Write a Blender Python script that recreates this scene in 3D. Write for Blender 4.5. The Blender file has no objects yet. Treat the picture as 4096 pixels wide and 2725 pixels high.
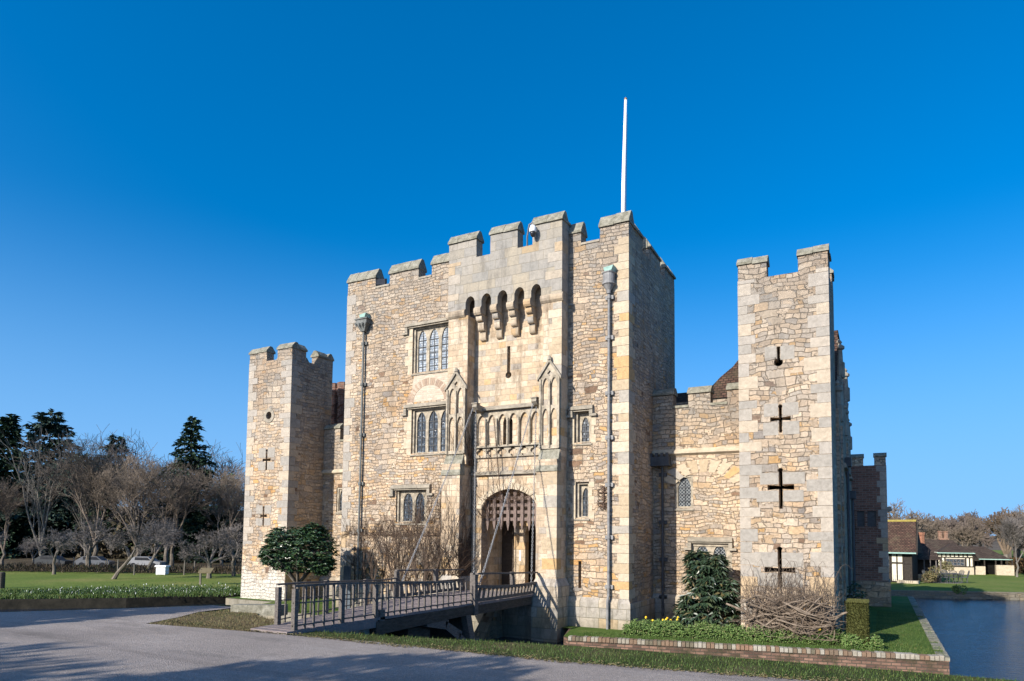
import bpy, math, random
from math import sin, cos, pi, radians, sqrt, atan2
from mathutils import Vector, Matrix
from mathutils.geometry import tessellate_polygon

sc = bpy.context.scene
COL = sc.collection
# ------------------------------------------------------------------ camera
YAW, PITCH, ROLL = 0.4975, 0.0632, 0.0107
cam = bpy.data.cameras.new('camera'); camo = bpy.data.objects.new('camera', cam); COL.objects.link(camo)
fw = Vector((-sin(YAW)*cos(PITCH), cos(YAW)*cos(PITCH), sin(PITCH)))
rt = Vector((cos(YAW), sin(YAW), 0)); up = rt.cross(fw)
r2 = rt*cos(ROLL)+up*sin(ROLL); u2 = -rt*sin(ROLL)+up*cos(ROLL)
M = Matrix((r2, u2, -fw)).transposed().to_4x4()
M.translation = Vector((7.5875, -22.4015, 1.7))
camo.matrix_world = M
cam.sensor_width = 36.0; cam.sensor_fit = 'HORIZONTAL'
cam.lens = 36.0*2708.2/4096
cam.shift_y = (1975.5-1362.5)/4096
cam.clip_start = 0.1; cam.clip_end = 3000
sc.camera = camo
# ------------------------------------------------------------------ sky and sun
EL, AZ = radians(25), radians(17)          # sun: height, and how far left of the facade's normal
w = bpy.data.worlds.new('World'); sc.world = w; w.use_nodes = True
wn = w.node_tree; wn.nodes.clear()
wo = wn.nodes.new('ShaderNodeOutputWorld'); bg = wn.nodes.new('ShaderNodeBackground')
sky = wn.nodes.new('ShaderNodeTexSky'); sky.sky_type = 'NISHITA'; sky.sun_disc = False
sky.sun_elevation = EL; sky.sun_rotation = pi+AZ
sky.air_density = 1.0; sky.dust_density = 1.6; sky.ozone_density = 3.0; sky.altitude = 200
hs = wn.nodes.new('ShaderNodeHueSaturation'); hs.inputs['Saturation'].default_value = 1.45
hs.inputs['Value'].default_value = 1.3
tc = wn.nodes.new('ShaderNodeTexCoord'); mp = wn.nodes.new('ShaderNodeMapping'); mp.inputs['Location'].default_value = (0, 0, 0.16); mp.inputs['Scale'].default_value = (1, 1, 0.85)
wn.links.new(tc.outputs['Generated'], mp.inputs[0]); wn.links.new(mp.outputs[0], sky.inputs[0])
wn.links.new(sky.outputs[0], hs.inputs['Color']); sp_ = wn.nodes.new('ShaderNodeSeparateXYZ'); wn.links.new(tc.outputs['Generated'], sp_.inputs[0])
mr = wn.nodes.new('ShaderNodeMapRange'); mr.interpolation_type = 'SMOOTHSTEP'; wn.links.new(sp_.outputs[2], mr.inputs[0])
for i_, v_ in ((1, -0.02), (2, 0.42), (3, 0.88), (4, 0.0)): mr.inputs[i_].default_value = v_
mxs = wn.nodes.new('ShaderNodeMix'); mxs.data_type = 'RGBA'; wn.links.new(mr.outputs[0], mxs.inputs[0]); wn.links.new(hs.outputs[0], mxs.inputs[6]); mxs.inputs[7].default_value = (1.5, 3.15, 5.5, 1)   # pale air near the horizon
wn.links.new(mxs.outputs[2], bg.inputs[0])
bg.inputs[1].default_value = 0.12; wn.links.new(bg.outputs[0], wo.inputs[0])
sl = bpy.data.lights.new('sun', 'SUN'); slo = bpy.data.objects.new('sun', sl); COL.objects.link(slo)
sl.energy = 5.0; sl.angle = radians(0.5); sl.color = (1.0, 0.94, 0.85)
sd = Vector((-sin(AZ)*cos(EL), -cos(AZ)*cos(EL), sin(EL)))
slo.rotation_euler = (-sd).to_track_quat('-Z', 'Y').to_euler(); slo.location = sd*60
sc.view_settings.view_transform = 'Standard'; sc.view_settings.look = 'None'
sc.view_settings.exposure = 0.58; sc.view_settings.gamma = 1.0
sc.render.engine = 'CYCLES'
sc.cycles.max_bounces = 5; sc.cycles.diffuse_bounces = 3; sc.cycles.glossy_bounces = 3
sc.cycles.transparent_max_bounces = 4
rnd = random.Random(7)

# ------------------------------------------------------------------ materials
class G:
    def __init__(s, name, rough=0.9, spec=0.2):
        s.m = bpy.data.materials.new(name); s.m.use_nodes = True; s.t = s.m.node_tree
        s.b = s.t.nodes['Principled BSDF']; s.b.inputs['Roughness'].default_value = rough
        s.b.inputs['Specular IOR Level'].default_value = spec
    def n(s, ty, _set=None, **kw):
        nd = s.t.nodes.new('ShaderNode'+ty)
        for k, v in (_set or {}).items(): setattr(nd, k, v)
        for k, v in kw.items():
            i = nd.inputs[int(k[1:])] if k[0] == '_' else nd.inputs[k.replace('_', ' ')]
            if isinstance(v, bpy.types.NodeSocket): s.t.links.new(v, i)
            else: i.default_value = v
        return nd
    def math(s, op, a, b=0.0, clamp=False):
        return s.n('Math', {'operation': op, 'use_clamp': clamp}, _0=a, _1=b).outputs[0]
    def vmul(s, v, sc_):
        return s.n('Mapping', None, Vector=v, Scale=sc_).outputs[0]
    def ramp(s, f, stops, interp='LINEAR'):
        nd = s.n('ValToRGB', None, Fac=f); cr = nd.color_ramp; cr.interpolation = interp
        while len(cr.elements) < len(stops): cr.elements.new(0.5)
        for e, (p, c) in zip(cr.elements, stops):
            e.position = p; e.color = (*c, 1) if len(c) == 3 else c
        return nd.outputs[0]
    def mix(s, f, a, b, mode='MIX'):
        nd = s.n('Mix', {'data_type': 'RGBA', 'blend_type': mode})
        for i, v in ((0, f), (6, a), (7, b)):
            if isinstance(v, bpy.types.NodeSocket): s.t.links.new(v, nd.inputs[i])
            else: nd.inputs[i].default_value = v if i == 0 else (*v, 1) if len(v) == 3 else v
        return nd.outputs[2]
    def smooth(s, v, a, b):
        return s.n('MapRange', {'interpolation_type': 'SMOOTHSTEP'}, _0=v, _1=a, _2=b).outputs[0]
    def noise(s, v, scale, detail=4, rough=0.6):
        return s.n('TexNoise', None, Vector=v, Scale=scale, Detail=detail, Roughness=rough).outputs[0]
    def uv(s): return s.n('UVMap').outputs[0]
    def pos(s): return s.n('NewGeometry').outputs['Position']
    def island(s): return s.n('NewGeometry').outputs['Random Per Island']
    def col(s, c):
        if isinstance(c, bpy.types.NodeSocket): s.t.links.new(c, s.b.inputs['Base Color'])
        else: s.b.inputs['Base Color'].default_value = (*c, 1)
        return s
    def bump(s, h, dist=0.02, strength=1.0):
        bn = s.n('Bump', None, Height=h, Distance=dist, Strength=strength)
        s.t.links.new(bn.outputs[0], s.b.inputs['Normal']); return s

STONES = [(0.0, (0.539, 0.418, 0.300)), (0.15, (0.482, 0.369, 0.261)), (0.30, (0.577, 0.472, 0.360)), (0.44, (0.435, 0.364, 0.292)),
          (0.55, (0.530, 0.382, 0.240)), (0.66, (0.557, 0.440, 0.325)), (0.77, (0.364, 0.319, 0.273)), (0.85, (0.530, 0.332, 0.152)),
          (0.89, (0.520, 0.413, 0.300)), (0.955, (0.227, 0.148, 0.100)), (0.972, (0.548, 0.440, 0.331))]
GREYS = [(0.0, (0.351, 0.319, 0.279)), (0.2, (0.399, 0.352, 0.293)), (0.4, (0.304, 0.282, 0.250)), (0.6, (0.428, 0.362, 0.279)),
         (0.8, (0.346, 0.315, 0.273)), (0.92, (0.428, 0.324, 0.208))]
PALE = [(0.0, (0.484, 0.387, 0.278)), (0.25, (0.428, 0.336, 0.232)), (0.45, (0.503, 0.418, 0.319)), (0.6, (0.391, 0.309, 0.218)),
        (0.72, (0.456, 0.318, 0.182)), (0.79, (0.335, 0.300, 0.260)), (0.88, (0.465, 0.373, 0.273))]

def weather(g, c, z0, z1, grey=(0.20, 0.195, 0.18), amt=0.75):
    """grey lichen on the stone near the top of the walls, dark damp at the foot"""
    p = g.pos(); z = g.n('SeparateXYZ', None, Vector=p).outputs[2]
    big = g.noise(p, 0.55, 5, 0.65)
    zz = g.math('ADD', z, g.math('MULTIPLY', g.math('SUBTRACT', big, 0.5), 6.0))
    f = g.math('MULTIPLY', g.smooth(zz, z0, z1), amt)
    c = g.mix(f, c, g.mix(0.5, c, grey))
    lich = g.smooth(g.noise(p, 1.7, 9, 0.78), 0.55, 0.70)
    c = g.mix(g.math('MULTIPLY', lich, 0.55), c, (0.24, 0.225, 0.19))
    zb = g.math('ADD', z, g.math('MULTIPLY', g.math('SUBTRACT', big, 0.5), 1.6))
    f2 = g.math('MULTIPLY', g.smooth(zb, -0.75, -1.5), 0.6)
    return g.mix(f2, c, (0.13, 0.12, 0.08))

def rubble(name, w=0.42, h=0.155, z0=8.0, z1=14.0, mortar=(0.53, 0.43, 0.32), stones=STONES, dark=1.0, amt=0.75):
    g = G(name); uv = g.uv()
    nz = g.n('TexNoise', None, Vector=uv, Scale=3.2, Detail=3.0).outputs[1]
    wv = g.n('VectorMath', {'operation': 'MULTIPLY_ADD'}, _0=nz, _1=(0.22, 0.10, 0), _2=uv).outputs[0]
    nz2 = g.n('TexNoise', None, Vector=uv, Scale=0.6, Detail=1.0).outputs[1]
    wv = g.n('VectorMath', {'operation': 'MULTIPLY_ADD'}, _0=nz2, _1=(0.5, 0.22, 0), _2=wv).outputs[0]
    def layer(vec, w, h, off):
        br = g.n('TexBrick', {'offset': 0.47, 'offset_frequency': 2, 'squash': 0.62, 'squash_frequency': 3}, Vector=vec, Color1=(0, 0, 0, 1), Color2=(1, 1, 1, 1), Mortar=(0, 0, 0, 1), Scale=1.0)
        for k, v in (('Mortar Size', 0.013), ('Mortar Smooth', 0.9), ('Bias', 0.0), ('Brick Width', w), ('Row Height', h)): br.inputs[k].default_value = v
        return br.outputs[0], br.outputs[1]
    sh = g.n('TexNoise', None, Vector=uv, Scale=1.1, Detail=2.0).outputs[1]
    wv2 = g.n('VectorMath', {'operation': 'MULTIPLY_ADD'}, _0=sh, _1=(0.3, 0.34, 0), _2=wv).outputs[0]
    ca, ea = layer(wv2, w*0.74, h*0.80, 0.47); cb, eb = layer(wv, w*1.25, h*1.42, 0.4)
    sel = g.smooth(g.noise(uv, 0.8, 4, 0.6), 0.53, 0.535)                    # courses of larger blocks among small rubble
    cc = g.mix(sel, ca, cb); ed = g.n('Mix', None, _0=sel, _2=ea, _3=eb).outputs[0]
    cell = g.n('TexWhiteNoise', {'noise_dimensions': '1D'}, W=g.n('SeparateColor', None, Color=cc).outputs[0]).outputs[1]
    cc = cell
    r = g.n('SeparateColor', None, Color=cc)
    c = g.ramp(r.outputs[0], stones, 'CONSTANT')
    c = g.mix(1.0, c, g.ramp(r.outputs[1], [(0, (0.80, 0.80, 0.82)), (1, (1.16, 1.14, 1.10))]), 'MULTIPLY')
    c = g.mix(g.math('MULTIPLY', g.smooth(g.noise(uv, 0.45, 4, 0.6), 0.5, 0.68), 0.45), c, g.mix(1.0, c, (1.06, 0.82, 0.55), 'MULTIPLY'))
    fine = g.noise(uv, 10.0, 8, 0.78)
    c = g.mix(1.0, c, g.ramp(fine, [(0.28, (0.55, 0.53, 0.50)), (0.5, (0.98,)*3), (0.72, (1.25, 1.24, 1.22))]), 'MULTIPLY')
    joint = g.smooth(g.math('ADD', ed, g.math('MULTIPLY', g.math('SUBTRACT', g.noise(uv, 8.0, 5, 0.7), 0.5), 1.1)), 0.35, 0.9)
    e = g.math('SUBTRACT', 1.0, joint)
    mcol = g.mix(1.0, mortar, g.ramp(fine, [(0.25, (0.75, 0.73, 0.7)), (0.75, (1.15,)*3)]), 'MULTIPLY')
    c = g.mix(e, mcol, c)
    crack = g.math('MULTIPLY', joint, g.smooth(g.noise(uv, 3.2, 6, 0.75), 0.52, 0.60))
    c = g.mix(g.math('MULTIPLY', crack, 0.62), c, (0.17, 0.13, 0.09))
    pit = g.smooth(g.noise(uv, 16.0, 4, 0.7), 0.66, 0.74); c = g.mix(g.math('MULTIPLY', pit, 0.5), c, (0.16, 0.125, 0.09))
    big = g.noise(g.vmul(uv, (1, 0.7, 1)), 0.35, 5, 0.62)
    c = g.mix(1.0, c, g.ramp(big, [(0.36, (0.74, 0.735, 0.74)), (0.5, (0.97,)*3), (0.62, (1.08, 1.06, 1.03))]), 'MULTIPLY')
    strk = g.noise(g.vmul(uv, (1.6, 0.16, 1)), 1.0, 6, 0.7)
    c = g.mix(1.0, c, g.ramp(strk, [(0.34, (0.72, 0.71, 0.70)), (0.48, (1.0,)*3)]), 'MULTIPLY')
    c = weather(g, c, z0, z1, amt=amt)
    if dark != 1.0: c = g.mix(1.0, c, (dark, dark, dark), 'MULTIPLY')
    g.col(c)
    hgt = g.math('ADD', g.math('MULTIPLY', e, 0.28), g.math('MULTIPLY', g.noise(uv, 13.0, 8, 0.78), 1.0))
    hgt = g.math('ADD', hgt, g.math('MULTIPLY', r.outputs[2], 0.5))
    g.bump(hgt, 0.06, 1.0)
    return g.m

def ashlar(name, w=0.62, h=0.30, stones=PALE, z0=9.0, z1=14.0, mortar=(0.33, 0.28, 0.20), msize=0.008, bumpd=0.02, amt=0.75, wob=0.03):
    g = G(name); uv = g.uv()
    nz = g.n('TexNoise', None, Vector=uv, Scale=1.8, Detail=4.0).outputs[1]
    wv = g.n('VectorMath', {'operation': 'MULTIPLY_ADD'}, _0=nz, _1=(wob*2, wob, 0), _2=uv).outputs[0]
    br = g.n('TexBrick', {'offset': 0.45, 'squash': 0.7, 'squash_frequency': 3}, Vector=wv, Color1=(0, 0, 0, 1), Color2=(1, 1, 1, 1), Mortar=(0, 0, 0, 1), Scale=1.0)
    for k, v in (('Mortar Size', msize), ('Mortar Smooth', 0.2), ('Bias', 0.0), ('Brick Width', w), ('Row Height', h)): br.inputs[k].default_value = v
    c = g.ramp(br.outputs[0], stones, 'CONSTANT')
    fine = g.noise(uv, 7.0, 8, 0.75)
    c = g.mix(1.0, c, g.ramp(fine, [(0.28, (0.62, 0.59, 0.55)), (0.5, (0.98,)*3), (0.72, (1.2, 1.18, 1.16))]), 'MULTIPLY')
    st = g.noise(g.vmul(uv, (2.2, 0.55, 1)), 1.0, 8, 0.72)
    c = g.mix(1.0, c, g.ramp(st, [(0.36, (0.50, 0.48, 0.46)), (0.5, (0.98,)*3), (0.7, (1.1, 1.06, 1.0))]), 'MULTIPLY')
    c = g.mix(br.outputs[1], c, mortar)
    c = weather(g, c, z0, z1, amt=amt)
    g.col(c)
    hgt = g.math('SUBTRACT', g.math('MULTIPLY', g.noise(uv, 12.0, 7, 0.75), 0.8), g.math('MULTIPLY', br.outputs[1], 0.6))
    g.bump(hgt, bumpd, 0.9)
    return g.m

def blocks(name, stones=GREYS, z0=6.0, z1=14.0, amt=0.5):
    """one tone per separate block of the mesh"""
    g = G(name); p = g.pos()
    c = g.ramp(g.island(), stones, 'CONSTANT')
    fine = g.noise(p, 7.0, 8, 0.75)
    c = g.mix(1.0, c, g.ramp(fine, [(0.25, (0.68, 0.66, 0.64)), (0.72, (1.22, 1.2, 1.18))]), 'MULTIPLY')
    c = weather(g, c, z0, z1, amt=amt); g.col(c)
    g.bump(g.noise(p, 11.0, 8, 0.75), 0.03, 0.8)
    return g.m

def simple(name, c1, c2, scale=6.0, rough=0.8, spec=0.2, bump=0.0, stretch=(1, 1, 1), metal=0.0):
    g = G(name, rough, spec); v = g.vmul(g.n('TexCoord').outputs['Object'], stretch)
    f = g.noise(v, scale, 6, 0.7)
    g.col(g.ramp(f, [(0.3, c1), (0.7, c2)]))
    if bump: g.bump(f, bump)
    g.b.inputs['Metallic'].default_value = metal
    return g.m

def leafmat(name, cols, rough=0.45, spec=0.4, trans=0.0):
    g = G(name, rough, spec)
    g.col(g.ramp(g.island(), cols))
    return g.m

def brick(name, w, h, c1, c2, mortar, msize=0.012, moss=0.3, stones=None, mosscol=(0.10, 0.10, 0.04)):
    g = G(name); uv = g.uv()
    nz = g.n('TexNoise', None, Vector=uv, Scale=3.0, Detail=3.0).outputs[1]
    wv = g.n('VectorMath', {'operation': 'MULTIPLY_ADD'}, _0=nz, _1=(0.02, 0.012, 0), _2=uv).outputs[0]
    br = g.n('TexBrick', {'offset': 0.5}, Vector=wv, Color1=(0, 0, 0, 1), Color2=(1, 1, 1, 1), Mortar=(0, 0, 0, 1), Scale=1.0)
    for k, v in (('Mortar Size', msize), ('Mortar Smooth', 0.3), ('Bias', 0.0), ('Brick Width', w), ('Row Height', h)): br.inputs[k].default_value = v
    c = g.ramp(br.outputs[0], stones or [(0, c1), (0.5, [(a+b)/2 for a, b in zip(c1, c2)]), (1, c2)])
    fine = g.noise(uv, 8.0, 6, 0.7)
    c = g.mix(1.0, c, g.ramp(fine, [(0.25, (0.65,)*3), (0.75, (1.25,)*3)]), 'MULTIPLY')
    c = g.mix(br.outputs[1], c, mortar)
    f = g.math('MULTIPLY', g.smooth(g.noise(uv, 1.1, 6, 0.7), 0.48, 0.66), moss)
    c = g.mix(f, c, mosscol)
    g.col(c)
    g.bump(g.math('SUBTRACT', g.math('MULTIPLY', fine, 0.6), br.outputs[1]), 0.02, 0.8)
    return g.m

def ground(name, cols, scale, spec=0.1, rough=1.0, bumpd=0.03, fine=30.0):
    g = G(name, rough, spec); p = g.pos()
    a = g.noise(p, scale, 6, 0.65); b = g.noise(p, fine, 5, 0.7)
    c = g.ramp(a, cols); c = g.mix(1.0, c, g.ramp(b, [(0.3, (0.62,)*3), (0.7, (1.35,)*3)]), 'MULTIPLY')
    g.col(c); g.bump(b, bumpd, 0.8)
    return g.m

MT = dict(
    rub=rubble('rubble_stone', z0=6.5, z1=13.5, amt=0.9),
    rubt=rubble('tower_rubble', 0.48, 0.20, 2.0, 12.0, amt=0.95),
    rubc=rubble('curtain_rubble', 0.44, 0.19, 4.6, 6.6, amt=0.8),
    rubfoot=None, rubcoarse=rubble('parapet_rubble', 0.34, 0.2, -2, 0, mortar=(0.44, 0.39, 0.30), amt=0.6),
    ash=ashlar('pale_ashlar', z0=8, z1=13),
    ashsm=ashlar('gate_ashlar', 0.46, 0.23, [(0.0, (0.498, 0.389, 0.278)), (0.2, (0.442, 0.341, 0.237)), (0.4, (0.526, 0.434, 0.324)), (0.58, (0.414, 0.319, 0.224)), (0.72, (0.470, 0.327, 0.183)), (0.78, (0.357, 0.310, 0.257)), (0.86, (0.508, 0.407, 0.299))], wob=0.05, mortar=(0.38, 0.31, 0.22)),
    ashtop=ashlar('weathered_ashlar', 0.72, 0.36, GREYS[:3]+[(0.6, (0.42, 0.35, 0.25)), (0.8, (0.36, 0.31, 0.24)), (0.93, (0.45, 0.31, 0.15))], 6, 12, amt=0.95),
    ashlow=ashlar('mossy_ashlar', 0.7, 0.36, GREYS, 9, 14, mortar=(0.2, 0.18, 0.13)),
    quoin=blocks('quoin_stone'),
    quoinp=blocks('warm_quoin_stone', [(0, (0.47, 0.39, 0.285)), (0.3, (0.42, 0.335, 0.23)), (0.5, (0.50, 0.43, 0.33)), (0.68, (0.46, 0.31, 0.155)), (0.76, (0.35, 0.32, 0.275)), (0.9, (0.48, 0.40, 0.30))], 9, 14),
    dress=simple('dressed_stone', (0.34, 0.28, 0.195), (0.54, 0.455, 0.34), 5, 0.85, 0.2, 0.02),
    trac=simple('weathered_tracery', (0.15, 0.13, 0.10), (0.50, 0.43, 0.33), 5, 0.9, 0.15, 0.03),
    dgrey=simple('grey_moulding', (0.17, 0.155, 0.125), (0.38, 0.33, 0.26), 4, 0.9, 0.15, 0.03),
    cap=simple('lichen_cap', (0.11, 0.105, 0.075), (0.34, 0.32, 0.26), 5, 0.95, 0.1, 0.05),
    white=simple('limewash', (0.40, 0.36, 0.29), (0.68, 0.64, 0.56), 1.6, 0.9, 0.1, 0.03),
    tile=brick('roof_tile', 0.2, 0.11, (0.058, 0.032, 0.025), (0.115, 0.066, 0.048), (0.02, 0.015, 0.012), 0.016, 0.3, mosscol=(0.13, 0.12, 0.07)),
    tiled=brick('dark_roof_tile', 0.22, 0.12, (0.05, 0.035, 0.028), (0.085, 0.06, 0.048), (0.018, 0.014, 0.012), 0.014, 0.3, mosscol=(0.09, 0.09, 0.06)),
    bricks=brick('old_brick', 0.24, 0.085, (0.17, 0.07, 0.045), (0.30, 0.15, 0.10), (0.30, 0.26, 0.2), 0.012, 0.3),
    brickw=brick('moat_brick', 0.24, 0.085, (0.09, 0.055, 0.042), (0.24, 0.145, 0.105), (0.075, 0.065, 0.05), 0.010, 0.9, mosscol=(0.045, 0.042, 0.022)),
    brickp=brick('faded_brick', 0.26, 0.085, (0.44, 0.345, 0.27), (0.55, 0.46, 0.365), (0.5, 0.43, 0.33), 0.015, 0.2, mosscol=(0.4, 0.34, 0.26)),
    brickt=brick('tower_brick', 0.30, 0.11, (0.155, 0.075, 0.055), (0.27, 0.14, 0.10), (0.26, 0.22, 0.18), 0.012, 0.4, mosscol=(0.07, 0.06, 0.05)),
    coping=blocks('brick_coping', [(0, (0.30, 0.16, 0.11)), (0.22, (0.50, 0.45, 0.39)), (0.42, (0.22, 0.13, 0.10)), (0.55, (0.62, 0.58, 0.52)), (0.74, (0.36, 0.2, 0.14)), (0.86, (0.16, 0.13, 0.10)), (0.93, (0.55, 0.5, 0.43))], 40, 60, 0.0),
    wood=simple('weathered_oak', (0.055, 0.048, 0.044), (0.20, 0.175, 0.155), 7, 0.75, 0.2, 0.02, (5, 1, 5)),
    deck=simple('deck_planks', (0.15, 0.12, 0.115), (0.27, 0.23, 0.22), 5, 0.8, 0.2, 0.02, (1, 9, 1)),
    beam=simple('tarred_oak', (0.032, 0.026, 0.021), (0.10, 0.085, 0.07), 5, 0.8, 0.2, 0.02, (4, 1, 4)),
    oak=simple('portcullis_oak', (0.10, 0.072, 0.062), (0.24, 0.18, 0.155), 8, 0.75, 0.2, 0.02, (5, 5, 1)),
    door=simple('dark_oak_door', (0.028, 0.019, 0.013), (0.075, 0.052, 0.036), 9, 0.6, 0.3, 0.02, (5, 1, 1)),
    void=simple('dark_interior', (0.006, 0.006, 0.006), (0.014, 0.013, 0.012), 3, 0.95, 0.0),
    iron=simple('rusty_iron', (0.045, 0.026, 0.017), (0.10, 0.055, 0.032), 12, 0.7, 0.4, 0.01),
    steel=simple('galvanised_steel', (0.10, 0.10, 0.10), (0.45, 0.45, 0.45), 30, 0.5, 0.5),
    lead=simple('painted_lead', (0.12, 0.12, 0.122), (0.27, 0.265, 0.26), 5, 0.6, 0.3, 0.005),
    leadm=simple('weathered_lead', (0.07, 0.075, 0.07), (0.17, 0.175, 0.165), 5, 0.6, 0.3, 0.005),
    leadd=simple('dark_lead', (0.04, 0.043, 0.048), (0.09, 0.095, 0.10), 5, 0.6, 0.3, 0.005),
    verd=simple('verdigris_copper', (0.20, 0.33, 0.29), (0.33, 0.48, 0.42), 6, 0.7, 0.3),
    wpaint=simple('white_paint', (0.72, 0.72, 0.72), (0.84, 0.84, 0.83), 3, 0.4, 0.4),
    black=simple('black_plastic', (0.012, 0.012, 0.013), (0.03, 0.03, 0.033), 3, 0.25, 0.5),
    plaster=simple('cream_plaster', (0.58, 0.53, 0.40), (0.72, 0.67, 0.54), 2, 0.9, 0.1),
    timber=simple('black_timber', (0.018, 0.015, 0.012), (0.05, 0.04, 0.032), 8, 0.75, 0.2),
    bark=simple('bark', (0.07, 0.06, 0.048), (0.22, 0.19, 0.155), 5, 0.95, 0.05, 0.03, (1, 1, .3)),
    barkl=simple('pale_bark', (0.10, 0.09, 0.076), (0.23, 0.21, 0.18), 5, 0.95, 0.05, 0.02, (1, 1, .3)),
    shrubt=simple('shrub_twigs', (0.045, 0.032, 0.025), (0.125, 0.09, 0.066), 3, 0.95, 0.05),
    twigb=simple('brown_twigs', (0.095, 0.074, 0.058), (0.24, 0.195, 0.155), 3, 0.95, 0.05),
    twigg=simple('grey_twigs', (0.09, 0.08, 0.073), (0.23, 0.205, 0.19), 3, 0.95, 0.05),
    twigr=simple('russet_twigs', (0.10, 0.075, 0.055), (0.22, 0.165, 0.12), 3, 0.95, 0.05),
    vinet=simple('vine_trunk', (0.09, 0.068, 0.05), (0.27, 0.215, 0.165), 6, 0.9, 0.1, 0.02, (1, 1, .4)),
    vine=simple('vine_wood', (0.08, 0.058, 0.042), (0.24, 0.185, 0.14), 6, 0.9, 0.1, 0.01),
    creep=simple('creeper_stems', (0.055, 0.036, 0.026), (0.12, 0.08, 0.055), 6, 0.9, 0.1),
    needle=leafmat('fir_needles', [(0, (0.016, 0.032, 0.022)), (0.6, (0.034, 0.064, 0.038)), (1, (0.062, 0.098, 0.05))], 0.7, 0.15),
    cedar=leafmat('cedar_needles', [(0, (0.018, 0.036, 0.029)), (0.6, (0.042, 0.07, 0.052)), (1, (0.072, 0.10, 0.072))], 0.7, 0.15),
    camel=leafmat('camellia_leaf', [(0, (0.016, 0.038, 0.016)), (0.7, (0.035, 0.075, 0.028)), (1, (0.08, 0.12, 0.04))], 0.32, 0.5),
    loq=leafmat('loquat_leaf', [(0, (0.02, 0.038, 0.022)), (0.75, (0.042, 0.07, 0.036)), (0.93, (0.085, 0.10, 0.05)), (1, (0.16, 0.12, 0.05))], 0.32, 0.5),
    yew=leafmat('yew_leaf', [(0, (0.030, 0.036, 0.010)), (0.6, (0.06, 0.065, 0.016)), (1, (0.10, 0.095, 0.028))], 0.7, 0.2),
    spurge=leafmat('ground_cover_leaf', [(0, (0.06, 0.11, 0.03)), (0.6, (0.125, 0.20, 0.055)), (0.9, (0.20, 0.27, 0.09)), (1, (0.22, 0.2, 0.1))], 0.6, 0.25),
    dry=leafmat('dry_leaf', [(0, (0.12, 0.085, 0.04)), (0.5, (0.21, 0.17, 0.09)), (1, (0.12, 0.14, 0.06))], 0.8, 0.1),
    blade=leafmat('grass_blade', [(0, (0.028, 0.055, 0.012)), (0.6, (0.06, 0.105, 0.022)), (0.93, (0.10, 0.14, 0.035)), (1, (0.19, 0.16, 0.07))], 0.6, 0.2),
    snow=leafmat('snowdrop', [(0, (0.03, 0.065, 0.02)), (0.92, (0.075, 0.13, 0.04)), (0.94, (0.6, 0.62, 0.58)), (1, (0.75, 0.77, 0.73))], 0.7, 0.2),
    yel=leafmat('daffodil_petal', [(0, (0.75, 0.47, 0.02)), (1, (0.85, 0.62, 0.05))], 0.6, 0.2),
    lawn=ground('lawn', [(0.3, (0.045, 0.085, 0.016)), (0.48, (0.075, 0.125, 0.025)), (0.6, (0.10, 0.14, 0.034)), (0.72, (0.15, 0.145, 0.06))], 0.9),
    meadow=ground('meadow', [(0.3, (0.085, 0.13, 0.024)), (0.5, (0.125, 0.165, 0.034)), (0.68, (0.19, 0.19, 0.055))], 0.16, fine=8.0),
    bankm=ground('bank_soil', [(0.35, (0.035, 0.045, 0.014)), (0.55, (0.065, 0.07, 0.025)), (0.7, (0.13, 0.10, 0.055))], 1.1),
    patch=ground('dry_turf', [(0.3, (0.08, 0.065, 0.034)), (0.5, (0.16, 0.12, 0.065)), (0.6, (0.075, 0.085, 0.028)), (0.75, (0.19, 0.145, 0.085))], 1.3),
    woodfl=ground('woodland_floor', [(0.35, (0.05, 0.038, 0.024)), (0.55, (0.09, 0.07, 0.045)), (0.7, (0.07, 0.075, 0.03))], 0.4),
    hill=ground('far_field', [(0.35, (0.075, 0.062, 0.048)), (0.6, (0.12, 0.10, 0.078)), (0.75, (0.11, 0.12, 0.06))], 0.03, fine=1.0),
    bed=ground('bare_soil', [(0.3, (0.05, 0.037, 0.024)), (0.7, (0.10, 0.075, 0.05))], 1.2),
)
m_ = rubble('limewashed_rubble', 0.46, 0.2, 5, 13); MT['rubfoot'] = m_; nt_ = m_.node_tree
class _E(G):
    def __init__(s): s.m = m_; s.t = nt_; s.b = nt_.nodes['Principled BSDF']
g = _E(); src = g.b.inputs['Base Color'].links[0].from_socket; p = g.pos(); z = g.n('SeparateXYZ', None, Vector=p).outputs[2]
f = g.math('ADD', g.math('MULTIPLY', g.math('SUBTRACT', g.noise(p, 0.9, 6, 0.7), 0.5), 4.5), g.math('MULTIPLY', z, -1.0))
g.col(g.mix(g.math('MULTIPLY', g.smooth(f, -0.1, 0.6), 0.85), src, g.mix(g.noise(p, 3.0, 6, 0.7), (0.42, 0.38, 0.31), (0.78, 0.74, 0.66))))
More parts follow.
